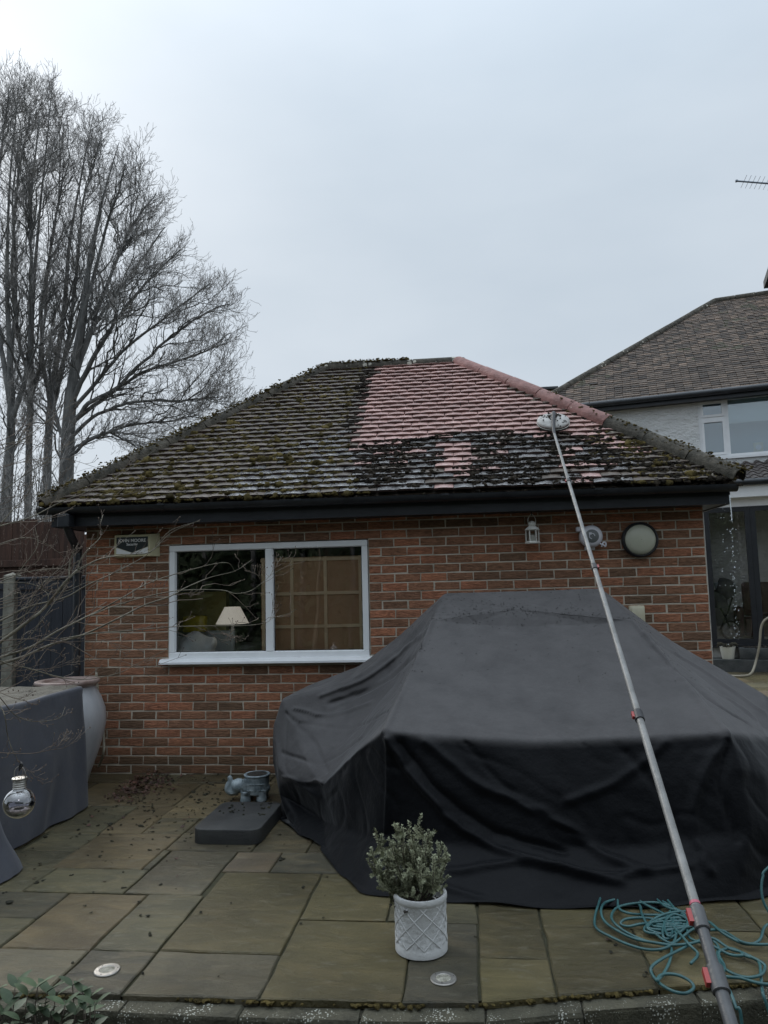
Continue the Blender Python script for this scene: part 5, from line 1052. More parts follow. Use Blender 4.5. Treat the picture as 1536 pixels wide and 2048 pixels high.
b = HB(); b.add([(XS0 + .3, .1, .4), (4, .1, .4), (4, 3.5, .4), (XS0 + .3, 3.5, .4), (XS0 + .3, .1, 2.9), (4, .1, 2.9), (4, 3.5, 2.9), (XS0 + .3, 3.5, 2.9)], [(0, 1, 2, 3), (7, 6, 5, 4), (1, 5, 6, 2), (2, 6, 7, 3), (3, 7, 4, 0)]); b.build('room_lining', 'beige_wall', hou)
ca = empty('dark_cabinet', tuple(hx_(1.2, 2, .4)), 'tall black unit seen through the glazed doors', 'cabinet')
sL = honp(1446, 1150, 1.6)[0]; zT = honp(1460, 1068, 1.6)[1]
b = HB(); b.cbox((sL, 1.6, .41), (sL + 1.9, 2.2, zT), .01); b.build('carcass', 'alu_black', ca)
for i in range(3): b = HB(); b.cbox((sL + .02 + i * .62, 1.575, .46), (sL + .62 + i * .62, 1.598, zT - .02), .004); b.build('door', 'black_metal', ca)
# armchair and pushchair behind the glass
ac = empty('armchair', tuple(hx_(1.0, .9, .4)), 'brown red leather armchair behind the glazed door', 'armchair'); s1 = honp(1490, 1240, .7)[0]
for nm, lo, hi in (('seat', (s1, .7, .5), (s1 + .6, 1.3, .85)), ('backrest', (s1 + .02, 1.15, .86), (s1 + .58, 1.35, 1.5)), ('arm', (s1 - .14, .7, .5), (s1 - .005, 1.3, 1.05)), ('arm', (s1 + .605, .7, .5), (s1 + .74, 1.3, 1.05))):
    b = HB(); b.cbox(lo, hi, .05); b.build(nm, 'fabric_red', ac, smooth=40)
pc = empty('pushchair', tuple(hx_(.15, .45, .41)), 'folded grey pushchair parked behind the glazed door', 'pushchair')
def hq(px, py, o=.45): s_, z_ = honp(px, py, o); return np.array([s_, o, z_])
w0 = hq(1461, 1260); wr = .155; w0[2] = max(w0[2], .41 + wr * 1.12)
b = HB(); b.lathe([(wr, -.02), (wr * 1.12, 0), (wr, .02), (wr * .86, .012), (wr * .86, -.012)], tuple(w0), 28, 'Y', cap=False); wh = b.build('wheel', 'tyre', pc, smooth=50)
b = HB(); b.tube([w0 + (math.cos(a) * wr * .84, -.005, math.sin(a) * wr * .84) for a in np.linspace(0, 6.283, 28)], .012, 6); b.lathe([(.03, -.03), (.03, .03)], tuple(w0), 10, 'Y')
for a in np.linspace(0, 6.283, 7)[:-1]: b.tube([w0, w0 + (math.cos(a) * wr * .84, 0, math.sin(a) * wr * .84)], .005, 4)
b.build('rim', 'silver', wh, smooth=50)
b = HB(); b.tube([hq(1434, 1172), hq(1450, 1178), hq(1462, 1195)], [.16, .2, .1], 14, smooth=5); b.tube([hq(1436, 1180), hq(1440, 1215)], [.12, .15], 14); b.build('hood', 'fabric_grey', pc, smooth=60)
b = HB(); b.tube([hq(1438, 1210), hq(1452, 1235), hq(1461, 1260)], .02, 8); b.tube([hq(1468, 1185), hq(1455, 1225), hq(1440, 1262)], .016, 8); b.build('frame', 'alu_black', pc, smooth=50)
b = HB(); b.tube([hq(1462, 1168), hq(1470, 1172)], .045, 10); b.tube([hq(1434, 1165), hq(1438, 1180)], .06, 10); b.build('blanket', 'curtain', pc, smooth=50)
# step, trough and pot outside the doors
b = HB(); b.box((XS0, -.42, -.03), (3.8, .029, .19)); st = tag(b.build('door_step', 'dark_brick'), 'dark stone step below the glazed doors', 'step')
tr_ = empty('planter_trough', tuple(hx_(.7, -.2, .19)), 'low dark trough planter on the step by the doors', 'planter'); t0 = honp(1478, 1310, -.2)[0]
b = HB(); b.cbox((t0, -.3, .191), (t0 + 1.1, -.08, .385), .02); b.build('body', 'dark_brick', tr_, smooth=40); b = HB()
blobs(b, np.stack([rng.uniform(t0 + .05, t0 + 1.05, 60), rng.uniform(-.28, -.1, 60), np.full(60, .39)], 1), rng.uniform(.02, .04, 60), base=ICO1); b.build('soil', 'soil', tr_)
s_ = honp(1456, 1310, -.2)[0]; wp = empty('plant_pot', tuple(hx_(s_, -.2, .19)), 'small cream pot of withered plants on the step by the doors', 'plant pot')
b = HB(); b.lathe([(.095, .191), (.1, .2), (.125, .38), (.13, .4), (.12, .4), (.115, .37)], (s_, -.2, 0), 24); b.build('pot', 'white_pot', wp, smooth=40)
b = HB(); n = 26; a = rng.uniform(0, 6.28, n); P1 = np.stack([s_ + .05 * np.cos(a), -.2 + .05 * np.sin(a), np.full(n, .37)], 1); P2 = P1 + np.stack([.05 * np.cos(a), .05 * np.sin(a), np.full(n, .08)], 1); P3 = P2 + np.stack([.07 * np.cos(a), .07 * np.sin(a), rng.uniform(-.06, .02, n)], 1)
tubes(np.stack([P1, P2, P3], 1), np.full((n, 3), .008), 4, b); b.build('stems', 'dry_plant', wp)
gh = MB(); gh.tube([hx_(*hq(1560, 1233, -.6)), hx_(*hq(1536, 1236, -.6)), hx_(*hq(1523, 1252, -.6)), hx_(*hq(1519, 1290, -.6)), hx_(*hq(1512, 1322, -.6)), gnd(1503, 1346, .02), gnd(1485, 1352, .02), gnd(1440, 1351, .02), gnd(1400, 1350, .02)], .02, 8, smooth=5)
tag(gh.build('looped_hose', 'pale_hose', smooth=True), 'pale hose arching up in front of the glazed doors', 'hose')
# small dark roof seen between the two roofs, and the aerial
fr_ = empty('distant_roof', (6.2, 17, 0), 'sliver of dark flat roof between the two hipped roofs', 'building')
q = aty(1095, 776, 17); b = MB(); b.box((q[0] - .7, 17, -.03), (q[0] + .25, 20, q[2] - .05)); b.build('wall', 'dark_brick', fr_); b = MB(); b.box((q[0] - .75, 16.9, q[2] - .049), (q[0] + .32, 20.1, q[2] + .02)); b.build('roof', 'lead', fr_)
ae = empty('tv_aerial', tuple(hx_(3.3, EO + TL, hz_)), 'grey television aerial boom in the sky at the right edge', 'aerial')
AO = EO + TL + .2; a0 = hq(1473, 362, AO); a1 = hq(1536, 367, AO); dv = a1 - a0; a2 = a0 + dv * 2.6
b = HB(); b.tube([a0, a2], .022, 8); b.lathe([(.035, -.02), (.035, .02)], tuple(a0), 10); b.build('boom', 'aerial', ae, smooth=50)
for i in range(16):
    p = a0 + (a2 - a0) * (.09 + i * .055); b = HB(); b.tube([p + np.array([.05, -.22, .04]), p + np.array([-.05, .22, -.04])], .006, 5); b.build('element', 'aerial', ae)
b = HB(); b.tube([np.array([a2[0] - .3, AO, cz + .2]), np.array([a2[0] - .3, AO, a2[2] + .2])], .025, 8); b.build('mast', 'aerial', ae, smooth=50)
# dripping water at the broken gutter end
wt_ = MB(); xs_ = EVX1 - .06; g0 = aty(1459, 990, -.32)
NP = 64; tt = np.sort(rng.uniform(0, 1, NP)) ; py = 995 + tt * 290; pxx = 1459 + (py - 995) * .052 + rng.normal(0, .8 + 3 * tt, NP)
C = np.array([aty(a, c_, -.34 + rng.normal(0, .03)) for a, c_ in zip(pxx, py)]); blobs(wt_, C, rng.uniform(.0018, .0045, NP), (.8, .8, 1.4), .12, ICO2)
NP = 50; C = np.array([aty(rng.uniform(1438, 1485), rng.uniform(1005, 1290), -.34 + rng.normal(0, .05)) for _ in range(NP)]); blobs(wt_, C, rng.uniform(.0015, .004, NP), (1, 1, 1.3), .1, ICO1)
wt_.tube([g0, aty(1461, 1010, -.335), aty(1463, 1030, -.34), aty(1464, 1044, -.34)], [.005, .004, .004, .0025], 6, smooth=4)
wo_ = wt_.build('dripping_water', 'water', smooth=True); wo_['kind'] = 'stuff'; wo_['label'] = 'water drops falling from the gutter end'; wo_['category'] = 'water'

# ------------------------------------------------------------------ small things on the paving
# elephant planter
ec = gnd(497, 1604); ex_, ey_ = ec[0], ec[1] + .07
el = empty('elephant_planter', (ex_, ey_, 0), 'small blue grey ceramic elephant planter with raised trunk on the paving', 'planter')
bm_ = MB(); v3, f3 = ico(3)
def ell(c, r_): bm_.add(v3 * np.array(r_) + np.array(c), f3)
ell((.035, 0, .09), (.112, .084, .064)); ell((-.035, 0, .105), (.066, .07, .062)); ell((-.092, -.012, .118), (.062, .060, .060)); ell((-.125, -.016, .092), (.042, .040, .042))
for x, y in ((-.035, -.048), (-.035, .048), (.085, -.046), (.085, .046)): bm_.lathe([(.042, .0), (.040, .02), (.036, .05), (.038, .085)], (x, y, 0), 14)
bm_.tube([(-.10, -.016, .1), (-.135, -.018, .075), (-.165, -.02, .085), (-.17, -.022, .12), (-.155, -.022, .155), (-.155, -.022, .185), (-.168, -.022, .198)], [.042, .036, .030, .025, .021, .019, .017], 12, smooth=5)
bm_.lathe([(.086, .05), (.092, .10), (.092, .15), (.093, .185), (.094, .198)], (.045, 0, 0), 28)
body = bm_.build('body', 'elephant', el, smooth=True)
mod = body.modifiers.new('fuse', 'REMESH'); mod.mode = 'VOXEL'; mod.voxel_size = .0045; mod.use_smooth_shade = True
md2 = body.modifiers.new('soft', 'SMOOTH'); md2.iterations = 5; md2.factor = .5
body.location = (ex_, ey_, 0); body.matrix_parent_inverse = Matrix.Translation((-ex_, -ey_, 0)); body.rotation_euler = (0, 0, R(8)); body.scale = (1, 1, .9)
def eput(mb, name, m, smooth=True):
    o = mb.build(name, m, el, smooth=smooth); o.location = (ex_, ey_, 0); o.rotation_euler = (0, 0, R(8)); o.scale = (1, 1, .9); return o
b = MB(); b.lathe([(.094, .192), (.100, .200), (.097, .209), (.084, .209), (.080, .2), (.076, .196)], (.045, 0, 0), 32); eput(b, 'rim', 'elephant')
b = MB(); b.lathe([(.077, .2095), (.002, .2097)], (.045, 0, 0), 28, cap=False); eput(b, 'opening', 'soil')
for sy in (-1, 1):
    b = MB(); n = 16; V = [(-.062, sy * .066, .125)]
    for i in range(n + 1):
        t = i / n; a = -1.9 + 3.9 * t; r_ = .062 * (1 + .1 * math.sin(5 * a)); V.append((-.058 + math.cos(a) * r_ * .75 + .02, sy * (.078 + .010 * math.sin(3 * t * 3)), .118 + math.sin(a) * r_ * 1.1))
    V = np.array(V); K = len(V); b.add(np.concatenate([V, V - (0, sy * .009, 0)]), [(0, i, i + 1) for i in range(1, K - 1)] + [(K, K + i + 1, K + i) for i in range(1, K - 1)] + [(i, K + i, K + i + 1, i + 1) for i in range(1, K - 1)]); eput(b, 'ear', 'elephant')
    b = MB(); b.tube([(-.115, sy * .028 - .014, .085), (-.13, sy * .036 - .014, .068), (-.15, sy * .038 - .014, .066)], [.007, .006, .003], 8, smooth=3); eput(b, 'tusk', 'elephant')
    b = MB(); pts = [(-.02 + .13 * i / 22, sy * (.079 + .008 * math.sin(math.pi * i / 22)), .098 - .010 * abs(math.sin(i * .78))) for i in range(23)]; b.tube(pts, .0045, 6); b.tube([(p[0], p[1] * 1.05, p[2] + .05) for p in pts], .003, 6); eput(b, 'saddle_trim', 'elephant')
# dark parasol base slab
x0, x1, y0, y1, rc = 1.665, 2.10, -1.735, -1.13, .07; ol = []
for cx, cy, a0_ in ((x1 - rc, y0 + rc, -90), (x1 - rc, y1 - rc, 0), (x0 + rc, y1 - rc, 90), (x0 + rc, y0 + rc, 180)):
    for t in range(7): ol.append((cx + rc * math.cos(R(a0_ + t * 15)), cy + rc * math.sin(R(a0_ + t * 15))))
ol = np.array(ol); oc = ol.mean(0); b = MB(); N = len(ol); V = []
for k_, z in ((1.0, .002), (1.0, .080), (.992, .089), (.978, .092)): V.append(np.column_stack([oc + (ol - oc) * k_, np.full(N, z)]))
b.add(np.concatenate(V), [(j * N + i, j * N + (i + 1) % N, (j + 1) * N + (i + 1) % N, (j + 1) * N + i) for j in range(3) for i in range(N)] + [tuple(range(3 * N, 4 * N))])
tag(b.build('parasol_base', 'rubber_slab', smooth=35), 'flat black square parasol base weight in front of the elephant planter', 'parasol base')
# embossed pot
pcx, pcy = 3.184, -2.985; PR = .118; pz = aty(842, 1806, pcy - PR)[2]
pp = empty('patterned_pot', (pcx, pcy, 0), 'white cylindrical pot embossed with a diamond lattice on the paving', 'plant pot')
b = MB(); b.lathe([(PR * .90, .001), (PR * .965, .006), (PR * .97, .035), (PR * .945, .04), (PR * .945, pz - .03), (PR * .97, pz - .025), (PR, pz - .018), (PR, pz - .006), (PR * .98, pz), (PR * .88, pz), (PR * .86, pz - .008), (PR * .86, pz - .045)], (pcx, pcy, 0), 64); b.build('body', 'pot', pp, smooth=35)
lz0, lz1 = .04, pz - .03; nd = 9
for dr in (-1, 1):
    for i in range(nd):
        b = MB(); n = 22; tt = np.linspace(0, 1, n); a = i * 2 * math.pi / nd + dr * tt * 2 * math.pi / nd * 2.2; b.tube(np.stack([pcx + PR * .948 * np.cos(a), pcy + PR * .948 * np.sin(a), lz0 + (lz1 - lz0) * tt], 1), .0028, 5); b.build('lattice_band', 'pot', pp, smooth=50)
b = MB(); nf = 20
for row in range(8):
    for i in range(nf):
        a0_ = (i + (row % 2) * .5) * 2 * math.pi / nf; zc = lz0 + (row + .3) * (lz1 - lz0) / 8
        for rr in (.016, .0095):
            t = np.linspace(0, math.pi, 7); a = a0_ + np.cos(t) * rr / PR; b.tube(np.stack([pcx + PR * .946 * np.cos(a), pcy + PR * .946 * np.sin(a), zc + np.sin(t) * rr], 1), .0014, 3, cap=False)
struct(b.build('scallop_relief', 'pot', pp), 'stuff')
b = MB(); b.lathe([(PR * .87, pz - .05), (PR * .5, pz - .042), (.002, pz - .04)], (pcx, pcy, 0), 32, cap=False); blobs(b, np.stack([pcx + rng.normal(0, .045, 80), pcy + rng.normal(0, .045, 80), np.full(80, pz - .042)], 1), rng.uniform(.004, .01, 80), base=ICO1); b.build('compost', 'soil', pp)
# shrub in the pot
shb = empty('shrub', (pcx, pcy, pz - .04), 'bushy grey green small leaved shrub growing in the white pot', 'shrub')
tips = [(737, 1713), (750, 1693), (760, 1685), (778, 1682), (795, 1650), (812, 1668), (828, 1660), (846, 1660), (862, 1690), (880, 1705), (898, 1717), (885, 1730), (872, 1760), (755, 1735), (765, 1755), (775, 1770), (800, 1700), (825, 1695), (850, 1700), (838, 1720), (812, 1725), (790, 1718), (868, 1725), (845, 1745), (800, 1750), (825, 1760), (780, 1740), (742, 1728), (858, 1672), (805, 1680), (835, 1680), (872, 1772)]
stm = MB(); lv = MB(); LP, LD = [], []
for (a, c_) in tips:
    y = pcy + rng.normal(0, .055); e_ = aty(a, c_, y); s0 = np.array([pcx + rng.normal(0, .022), pcy + rng.normal(0, .022), pz - .042]); e_ = e_ + np.array([0, 0, max(0, rng.normal(.0, .03))]); m_ = (s0 + e_) / 2 + np.array([(e_[0] - s0[0]) * .12, 0, -.02]) + rng.normal(0, .008, 3)
    L_ = spline([s0, m_, e_], 14); stm.tube(L_, np.linspace(.0032, .0012, len(L_)), 5)
    n = len(L_); 
    sub = [L_]
    for k in range(9):
        j = int(n * rng.uniform(.3, .95)); d = rng.normal(0, 1, 3) + np.array([0, 0, .8]); d /= np.linalg.norm(d); l_ = rng.uniform(.03, .075); q = np.array([L_[j], L_[j] + d * l_ * .5 + (0, 0, .004), L_[j] + d * l_ + (0, 0, .014)]); stm.tube(q, [.0014, .0011, .0008], 4); sub.append(spline(q, 5))
    for q in sub:
        m2 = len(q); i0 = int(m2 * (.42 if q is L_ else .12)); seg = q[i0:]
        for p, d in zip(seg, np.gradient(q, axis=0)[i0:]):
            for _ in range(11): LP.append(p + rng.normal(0, .002, 3)); LD.append(d / (np.linalg.norm(d) + 1e-9))
LP, LD = np.array(LP), np.array(LD); N = len(LP); rd = rng.normal(0, 1, (N, 3)); rd -= LD * (rd * LD).sum(1)[:, None]; rd /= np.linalg.norm(rd, axis=1)[:, None]; ax = rd * .85 + LD * .55; ax /= np.linalg.norm(ax, axis=1)[:, None]; sdx = np.cross(ax, LD); sdx /= np.linalg.norm(sdx, axis=1)[:, None] + 1e-9
ll = rng.uniform(.007, .013, N)[:, None]; ww = ll * .24
V = np.stack([LP, LP + ax * ll * .55 + sdx * ww, LP + ax * ll, LP + ax * ll * .55 - sdx * ww], 1).reshape(-1, 3); lv.v.append(V); lv.f = [(4 * i, 4 * i + 1, 4 * i + 2, 4 * i + 3) for i in range(N)]; lv.n = 4 * N
stm.build('stems', 'woody', shb, smooth=True); struct(lv.build('foliage', 'leaf_grey', shb), 'stuff')
# recessed patio lights
for (a, c_, lb) in ((214, 1942, 'round steel ground light in a dark slab near the leafy plant'), (887, 1959, 'round steel ground light in the slab beside the patterned pot')):
    q = gnd(a, c_); gl = empty('ground_light', (q[0], q[1], 0), lb, 'ground light', 'recessed patio lights'); r_ = .053
    b = MB(); b.lathe([(r_, .001), (r_, .004), (r_ * .95, .007), (r_ * .62, .0075), (r_ * .58, .005)], (q[0], q[1], 0), 40); b.build('bezel', 'steel', gl, smooth=35)
    b = MB(); b.lathe([(r_ * .585, .0055), (r_ * .4, .008), (.001, .009)], (q[0], q[1], 0), 32, cap=False); b.build('lens', 'lens', gl, smooth=True)
    for a in (.4, 2.5, 4.6): b = MB(); b.lathe([(.003, .0076), (.002, .0088)], (q[0] + math.cos(a) * r_ * .8, q[1] + math.sin(a) * r_ * .8, 0), 8); b.build('screw', 'black_metal', gl)
# loose moss crumbs and dead leaves
N = 430; C = np.concatenate([np.stack([rng.normal(1.3, .5, 460), rng.normal(-.85, .6, 460)], 1), np.stack([rng.uniform(.7, 4.6, 45), rng.uniform(-3.3, -1.6, 45)], 1)]); C = C[(C[:, 0] > .62) & (C[:, 1] < -.02) & (C[:, 1] > -3.3)]
C = C[~((C[:, 0] > 1.64) & (C[:, 0] < 2.13) & (C[:, 1] > -1.76) & (C[:, 1] < -1.1))]
b = MB(); sz = rng.uniform(.003, .008, len(C)) * (1 + 1.0 * (rng.random(len(C)) < .10)); Cs = np.repeat(np.column_stack([C, np.full(len(C), .004)]), 3, 0) + rng.normal(0, 1, (len(C) * 3, 3)) * np.repeat(sz, 3)[:, None] * (.8, .8, .1); blobs(b, Cs, np.repeat(sz, 3) * rng.uniform(.5, 1, len(Cs)), (1.1, 1.1, .6), .25, ICO1)
Cb = np.stack([rng.uniform(1.72, 2.05, 26), rng.uniform(-1.45, -1.16, 26), np.full(26, .096)], 1); blobs(b, Cb, rng.uniform(.004, .012, 26), (1.1, 1.1, .6), .25, ICO1)
mo = b.build('moss_crumbs', 'debris'); mo['kind'] = 'stuff'; mo['label'] = 'dark crumbs of fallen moss scattered over the paving'; mo['category'] = 'moss'
N = 420; q = np.stack([.62 + np.abs(rng.normal(0, .17, N)), rng.normal(-.42, .2, N).clip(-.85, -.03), np.zeros(N)], 1); hgt = .05 * np.exp(-((q[:, 0] - .62) / .16) ** 2); q[:, 2] = .004 + rng.random(N) * hgt
q2 = np.stack([rng.uniform(.7, 2.4, 30), rng.uniform(-2.4, -.1, 30), np.full(30, .005)], 1); q = np.concatenate([q, q2, [[4.0, -2.86, .004]]]); N = len(q)
a = rng.uniform(0, 6.28, N); d = np.stack([np.cos(a), np.sin(a), rng.normal(0, .35, N)], 1); s_ = np.stack([-np.sin(a), np.cos(a), rng.normal(0, .35, N)], 1); l_ = rng.uniform(.010, .019, N)[:, None]
V = np.stack([q - d * l_, q + s_ * l_ * .7 + (0, 0, .005), q + d * l_, q - s_ * l_ * .7 + (0, 0, .003)], 1).reshape(-1, 3); V[:, 2] = np.maximum(V[:, 2], .002)
b = MB(); b.v = [V]; b.f = [t for i in range(N) for t in ((4 * i, 4 * i + 1, 4 * i + 2), (4 * i, 4 * i + 2, 4 * i + 3))]; b.n = 4 * N
lo = b.build('dead_leaves', 'leaf_dead'); lo['kind'] = 'stuff'; lo['label'] = 'drift of dead red brown leaves beside the urn'; lo['category'] = 'leaves'

# ------------------------------------------------------------------ bare trees behind the outbuilding
UP = np.array([0, 0, 1.])
def unit(v): return v / (np.linalg.norm(v, axis=-1, keepdims=True) + 1e-9)
def kids(P_, rad, m, t0, t1, ang, lenf, npt, up=.25, curv=.15, wob=.05, rr=.55, rend=.35, lmin=0):
    B, n, _ = P_.shape; L_ = np.linalg.norm(np.diff(P_, axis=1), axis=2).sum(1)
    t = t0 + (t1 - t0) * (np.arange(m) + rng.random((B, m))) / m; f = t * (n - 1); i = np.minimum(f.astype(int), n - 2); w_ = (f - i)[..., None]; bi = np.arange(B)[:, None]
    s = P_[bi, i] * (1 - w_) + P_[bi, i + 1] * w_; tg = unit(P_[bi, i + 1] - P_[bi, i]); rs = rad[bi, i] * (1 - w_[..., 0]) + rad[bi, i + 1] * w_[..., 0]
    pp_ = rng.normal(0, 1, s.shape); pp_ -= tg * (pp_ * tg).sum(-1, keepdims=True); pp_ = unit(pp_); a = ang * rng.uniform(.7, 1.3, (B, m, 1))
    d = unit(tg * np.cos(a) + pp_ * np.sin(a) + UP * up); l_ = np.maximum(L_[:, None] * lenf * (1.15 - .75 * (t - t0) / (t1 - t0 + 1e-9)) * rng.uniform(.6, 1.2, (B, m)), lmin)[..., None]
    u = np.linspace(0, 1, npt); Q = s[:, :, None] + d[:, :, None] * (l_ * u)[..., None] + UP * (curv * l_ * u ** 2)[..., None]
    Q = Q + np.cumsum(rng.normal(0, 1, Q.shape) * (u > 0)[:, None], 2) * (wob * l_ / npt)[..., None]
    r_ = (np.minimum(rs * rr, .5))[..., None] * (1 - (1 - rend) * u)
    return Q.reshape(B * m, npt, 3), r_.reshape(B * m, npt)
def bez(p0, p1, p2, n, wob=.0):
    u = np.linspace(0, 1, n)[:, None]; Q = (1 - u) ** 2 * p0 + 2 * u * (1 - u) * p1 + u ** 2 * p2
    return Q + np.cumsum(rng.normal(0, wob, Q.shape) * (u > 0), 0)
def tree(label, trunk, r0, boughs, limbs, dens, group='bare trees behind the outbuilding'):
    tk = spline(trunk, 7); tr = r0 * (1 - np.linspace(0, 1, len(tk))) ** 1.25 + .008; b0 = tk[0]
    t_ = empty('tree', tuple(b0), label, 'tree', group); b = MB(); b.tube(tk, tr, 12); b.build('trunk', 'bark', t_, smooth=True)
    ax_ = [(tk, tr, .10)]
    for q, ra in boughs:
        Q = spline(q, 6); Q = Q + np.cumsum(rng.normal(0, .012, Q.shape), 0) * (np.arange(len(Q)) > 0)[:, None]; rq = np.linspace(ra, .012, len(Q)); o_ = MB(); o_.tube(Q, rq, 8); o_.build('bough', 'bark', t_, smooth=True); ax_.append((Q, rq, .12))
    LP_, LR = [], []
    for e_ in limbs:
        best = None
        for Q, rq, t0 in ax_:
            k0 = int(t0 * len(Q)); seg = Q[k0:-3]; d = e_ - seg; L_ = np.linalg.norm(d, axis=1); tg = unit(np.gradient(Q, axis=0)[k0:-3]); cs = (d * tg).sum(1) / L_
            cost = L_ * (1 + 1.6 * np.abs(cs - .80)) + 3.0 * np.maximum(0, 1.3 - L_) + (.35 if Q is tk else 0) + rng.uniform(0, .35, len(L_)); k = int(cost.argmin())
            if best is None or cost[k] < best[0]: best = (cost[k], Q[k0 + k], rq[k0 + k], tg[k], L_[k])
        _, s, rs, tg, L_ = best; mid = s + (unit(tg + unit(e_ - s)) * .5) * L_; LP_.append(bez(s, mid, e_, 12, .02 * L_)); LR.append(np.linspace(min(rs * .6, .010 + .008 * L_), .005, 12))
    LP_, LR = np.array(LP_), np.array(LR); b = MB(); tubes(LP_, LR, 5, b)
    a1 = kids(LP_, LR, dens[0], .12, .96, .55, .30, 7, .12, .10, .22, .6, .35, .35); tubes(*a1, 4, b)
    for Q, rq, t0 in ax_[1:]:
        i_ = np.linspace(0, len(Q) - 1, 12).astype(int); c1 = kids(Q[None, i_], rq[None, i_], 16, .2, .97, .6, .2, 7, .15, .12, .22, .5, .35, .35); tubes(*c1, 4, b); a1 = (np.concatenate([a1[0], c1[0]]), np.concatenate([a1[1], c1[1]]))
    a2 = kids(*a1, dens[1], .12, .97, .65, .42, 5, .15, .10, .26, .6, .4, .26); tubes(*a2, 3, b)
    struct(b.build('limbs', 'bark', t_, smooth=True), 'stuff'); b = MB()
    a3 = kids(*a2, dens[2], .15, 1, .65, .5, 4, .2, .1, .3, .65, .5, .17); tubes(a3[0], np.maximum(a3[1], .0035), 3, b)
    a4 = kids(*a3, 1, .3, 1, .65, .55, 3, .2, .1, .25, .8, .6, .10); tubes(a4[0], np.maximum(a4[1], .003), 3, b)
    struct(b.build('crown', 'twig', t_), 'stuff'); return t_
TY = 8.2
def T(px, py, y=TY): return aty(px, py, y)
def prof(pts, n, y0, spread):
    return [T((140 + (a - 140) * .955 if a > 140 else a) + rng.normal(0, 9), c_ + 14 + rng.normal(0, 9), y0 + rng.normal(0, spread)) for a, c_, _ in (pts[i % len(pts)] for i in range(n))]
def bo(y0, *runs):
    out = []
    for px, ra in runs:
        dy = rng.normal(0, .9); out.append(([T(140 + (a - 140) * .92 if a > 140 else a, c_ + 8, y0 + dy * i / (len(px) - 1)) for i, (a, c_) in enumerate(px)], ra))
    return out
g0 = lambda px, y: np.array([T(px, 900, y)[0], y, -.04])
# right hand tree: long limbs fan out to the right over the roof
R4 = [(240, 285, .96), (262, 330, .9), (300, 370, .82), (335, 395, .76), (362, 440, .70), (398, 490, .64), (420, 540, .58), (450, 570, .54), (495, 602, .50), (478, 640, .46), (480, 690, .42), (490, 735, .40), (495, 775, .36), (470, 800, .33), (440, 830, .31), (400, 860, .28), (360, 880, .25), (300, 905, .23),
      (330, 520, .62), (300, 460, .68), (380, 620, .5), (410, 690, .44), (360, 720, .4), (420, 760, .37), (250, 420, .75), (200, 380, .8), (150, 450, .7), (110, 560, .6), (90, 660, .5), (60, 760, .42), (40, 840, .36), (220, 560, .55), (280, 640, .48), (330, 800, .34), (445, 655, .46), (300, 560, .58), (270, 500, .62), (390, 560, .56)]
tree('rightmost bare tree with limbs fanning out over the roof', [g0(128, TY), T(135, 900), T(146, 760), T(165, 640), T(180, 520), T(205, 400), T(238, 285)], .165,
     bo(TY, ([(140, 850), (180, 800), (240, 765), (330, 690), (420, 625), (484, 598)], .055), ([(143, 800), (190, 715), (240, 640), (310, 560), (388, 492)], .06), ([(148, 760), (180, 660), (225, 540), (280, 430), (318, 378)], .055), ([(135, 905), (190, 872), (280, 848), (360, 842), (436, 832)], .04), ([(138, 870), (200, 822), (280, 800), (380, 795), (474, 788)], .045), ([(140, 840), (210, 790), (290, 742), (390, 712), (476, 684)], .05),
        ([(150, 730), (172, 640), (205, 500), (250, 380), (266, 325)], .05), ([(132, 880), (108, 800), (98, 700), (104, 600)], .045), ([(150, 745), (190, 650), (260, 560), (350, 452)], .05), ([(134, 915), (165, 880), (215, 862), (250, 870), (310, 900)], .03), ([(143, 815), (215, 735), (320, 650), (440, 570)], .045)),
     prof(R4, 76, TY, 1.15), (8, 5, 2))
R3 = [(188, 225, .97), (160, 240, .93), (210, 260, .9), (140, 300, .85), (230, 330, .8), (170, 330, .83), (120, 380, .75), (215, 420, .7), (100, 470, .65), (190, 500, .62), (80, 560, .55), (150, 420, .72), (60, 650, .45), (200, 620, .5), (160, 700, .42), (40, 760, .36)]
tree('forked bare tree just behind the rightmost tree', [g0(96, 9.2), T(96, 900, 9.2), T(108, 760, 9.2), T(128, 620, 9.2), T(140, 480, 9.2), T(165, 340, 9.2), T(188, 225, 9.2)], .10, bo(9.2, ([(98, 860), (118, 760), (160, 640), (190, 520), (212, 420)], .05), ([(100, 800), (84, 700), (90, 560), (120, 400), (140, 300)], .05), ([(104, 780), (140, 660), (155, 520), (172, 380), (205, 262)], .05)), prof(R3, 38, 9.2, .9), (8, 5, 2))
R2 = [(105, 165, .97), (80, 180, .93), (130, 200, .9), (60, 230, .88), (145, 260, .84), (40, 320, .78), (120, 330, .77), (85, 300, .82), (30, 430, .68), (140, 440, .66), (20, 540, .58), (110, 560, .56), (10, 660, .48), (120, 700, .42), (30, 780, .36)]
tree('slim bare tree with a straight stem between two forked ones', [g0(60, 8.8), T(58, 900, 8.8), T(62, 760, 8.8), T(66, 600, 8.8), T(78, 440, 8.8), T(92, 300, 8.8), T(105, 165, 8.8)], .078, bo(8.8, ([(60, 800), (84, 690), (100, 540), (118, 400), (132, 240)], .045), ([(61, 760), (40, 640), (34, 500), (44, 340), (66, 220)], .045)), prof(R2, 34, 8.8, .8), (8, 5, 2))
R1 = [(45, 148, .97), (15, 150, .95), (60, 175, .92), (-20, 190, .9), (75, 220, .86), (0, 250, .85), (50, 300, .8), (-40, 320, .78), (30, 400, .7), (80, 380, .73), (-30, 480, .64), (60, 520, .6), (-50, 620, .5), (50, 680, .46), (-30, 760, .38), (70, 800, .34)]
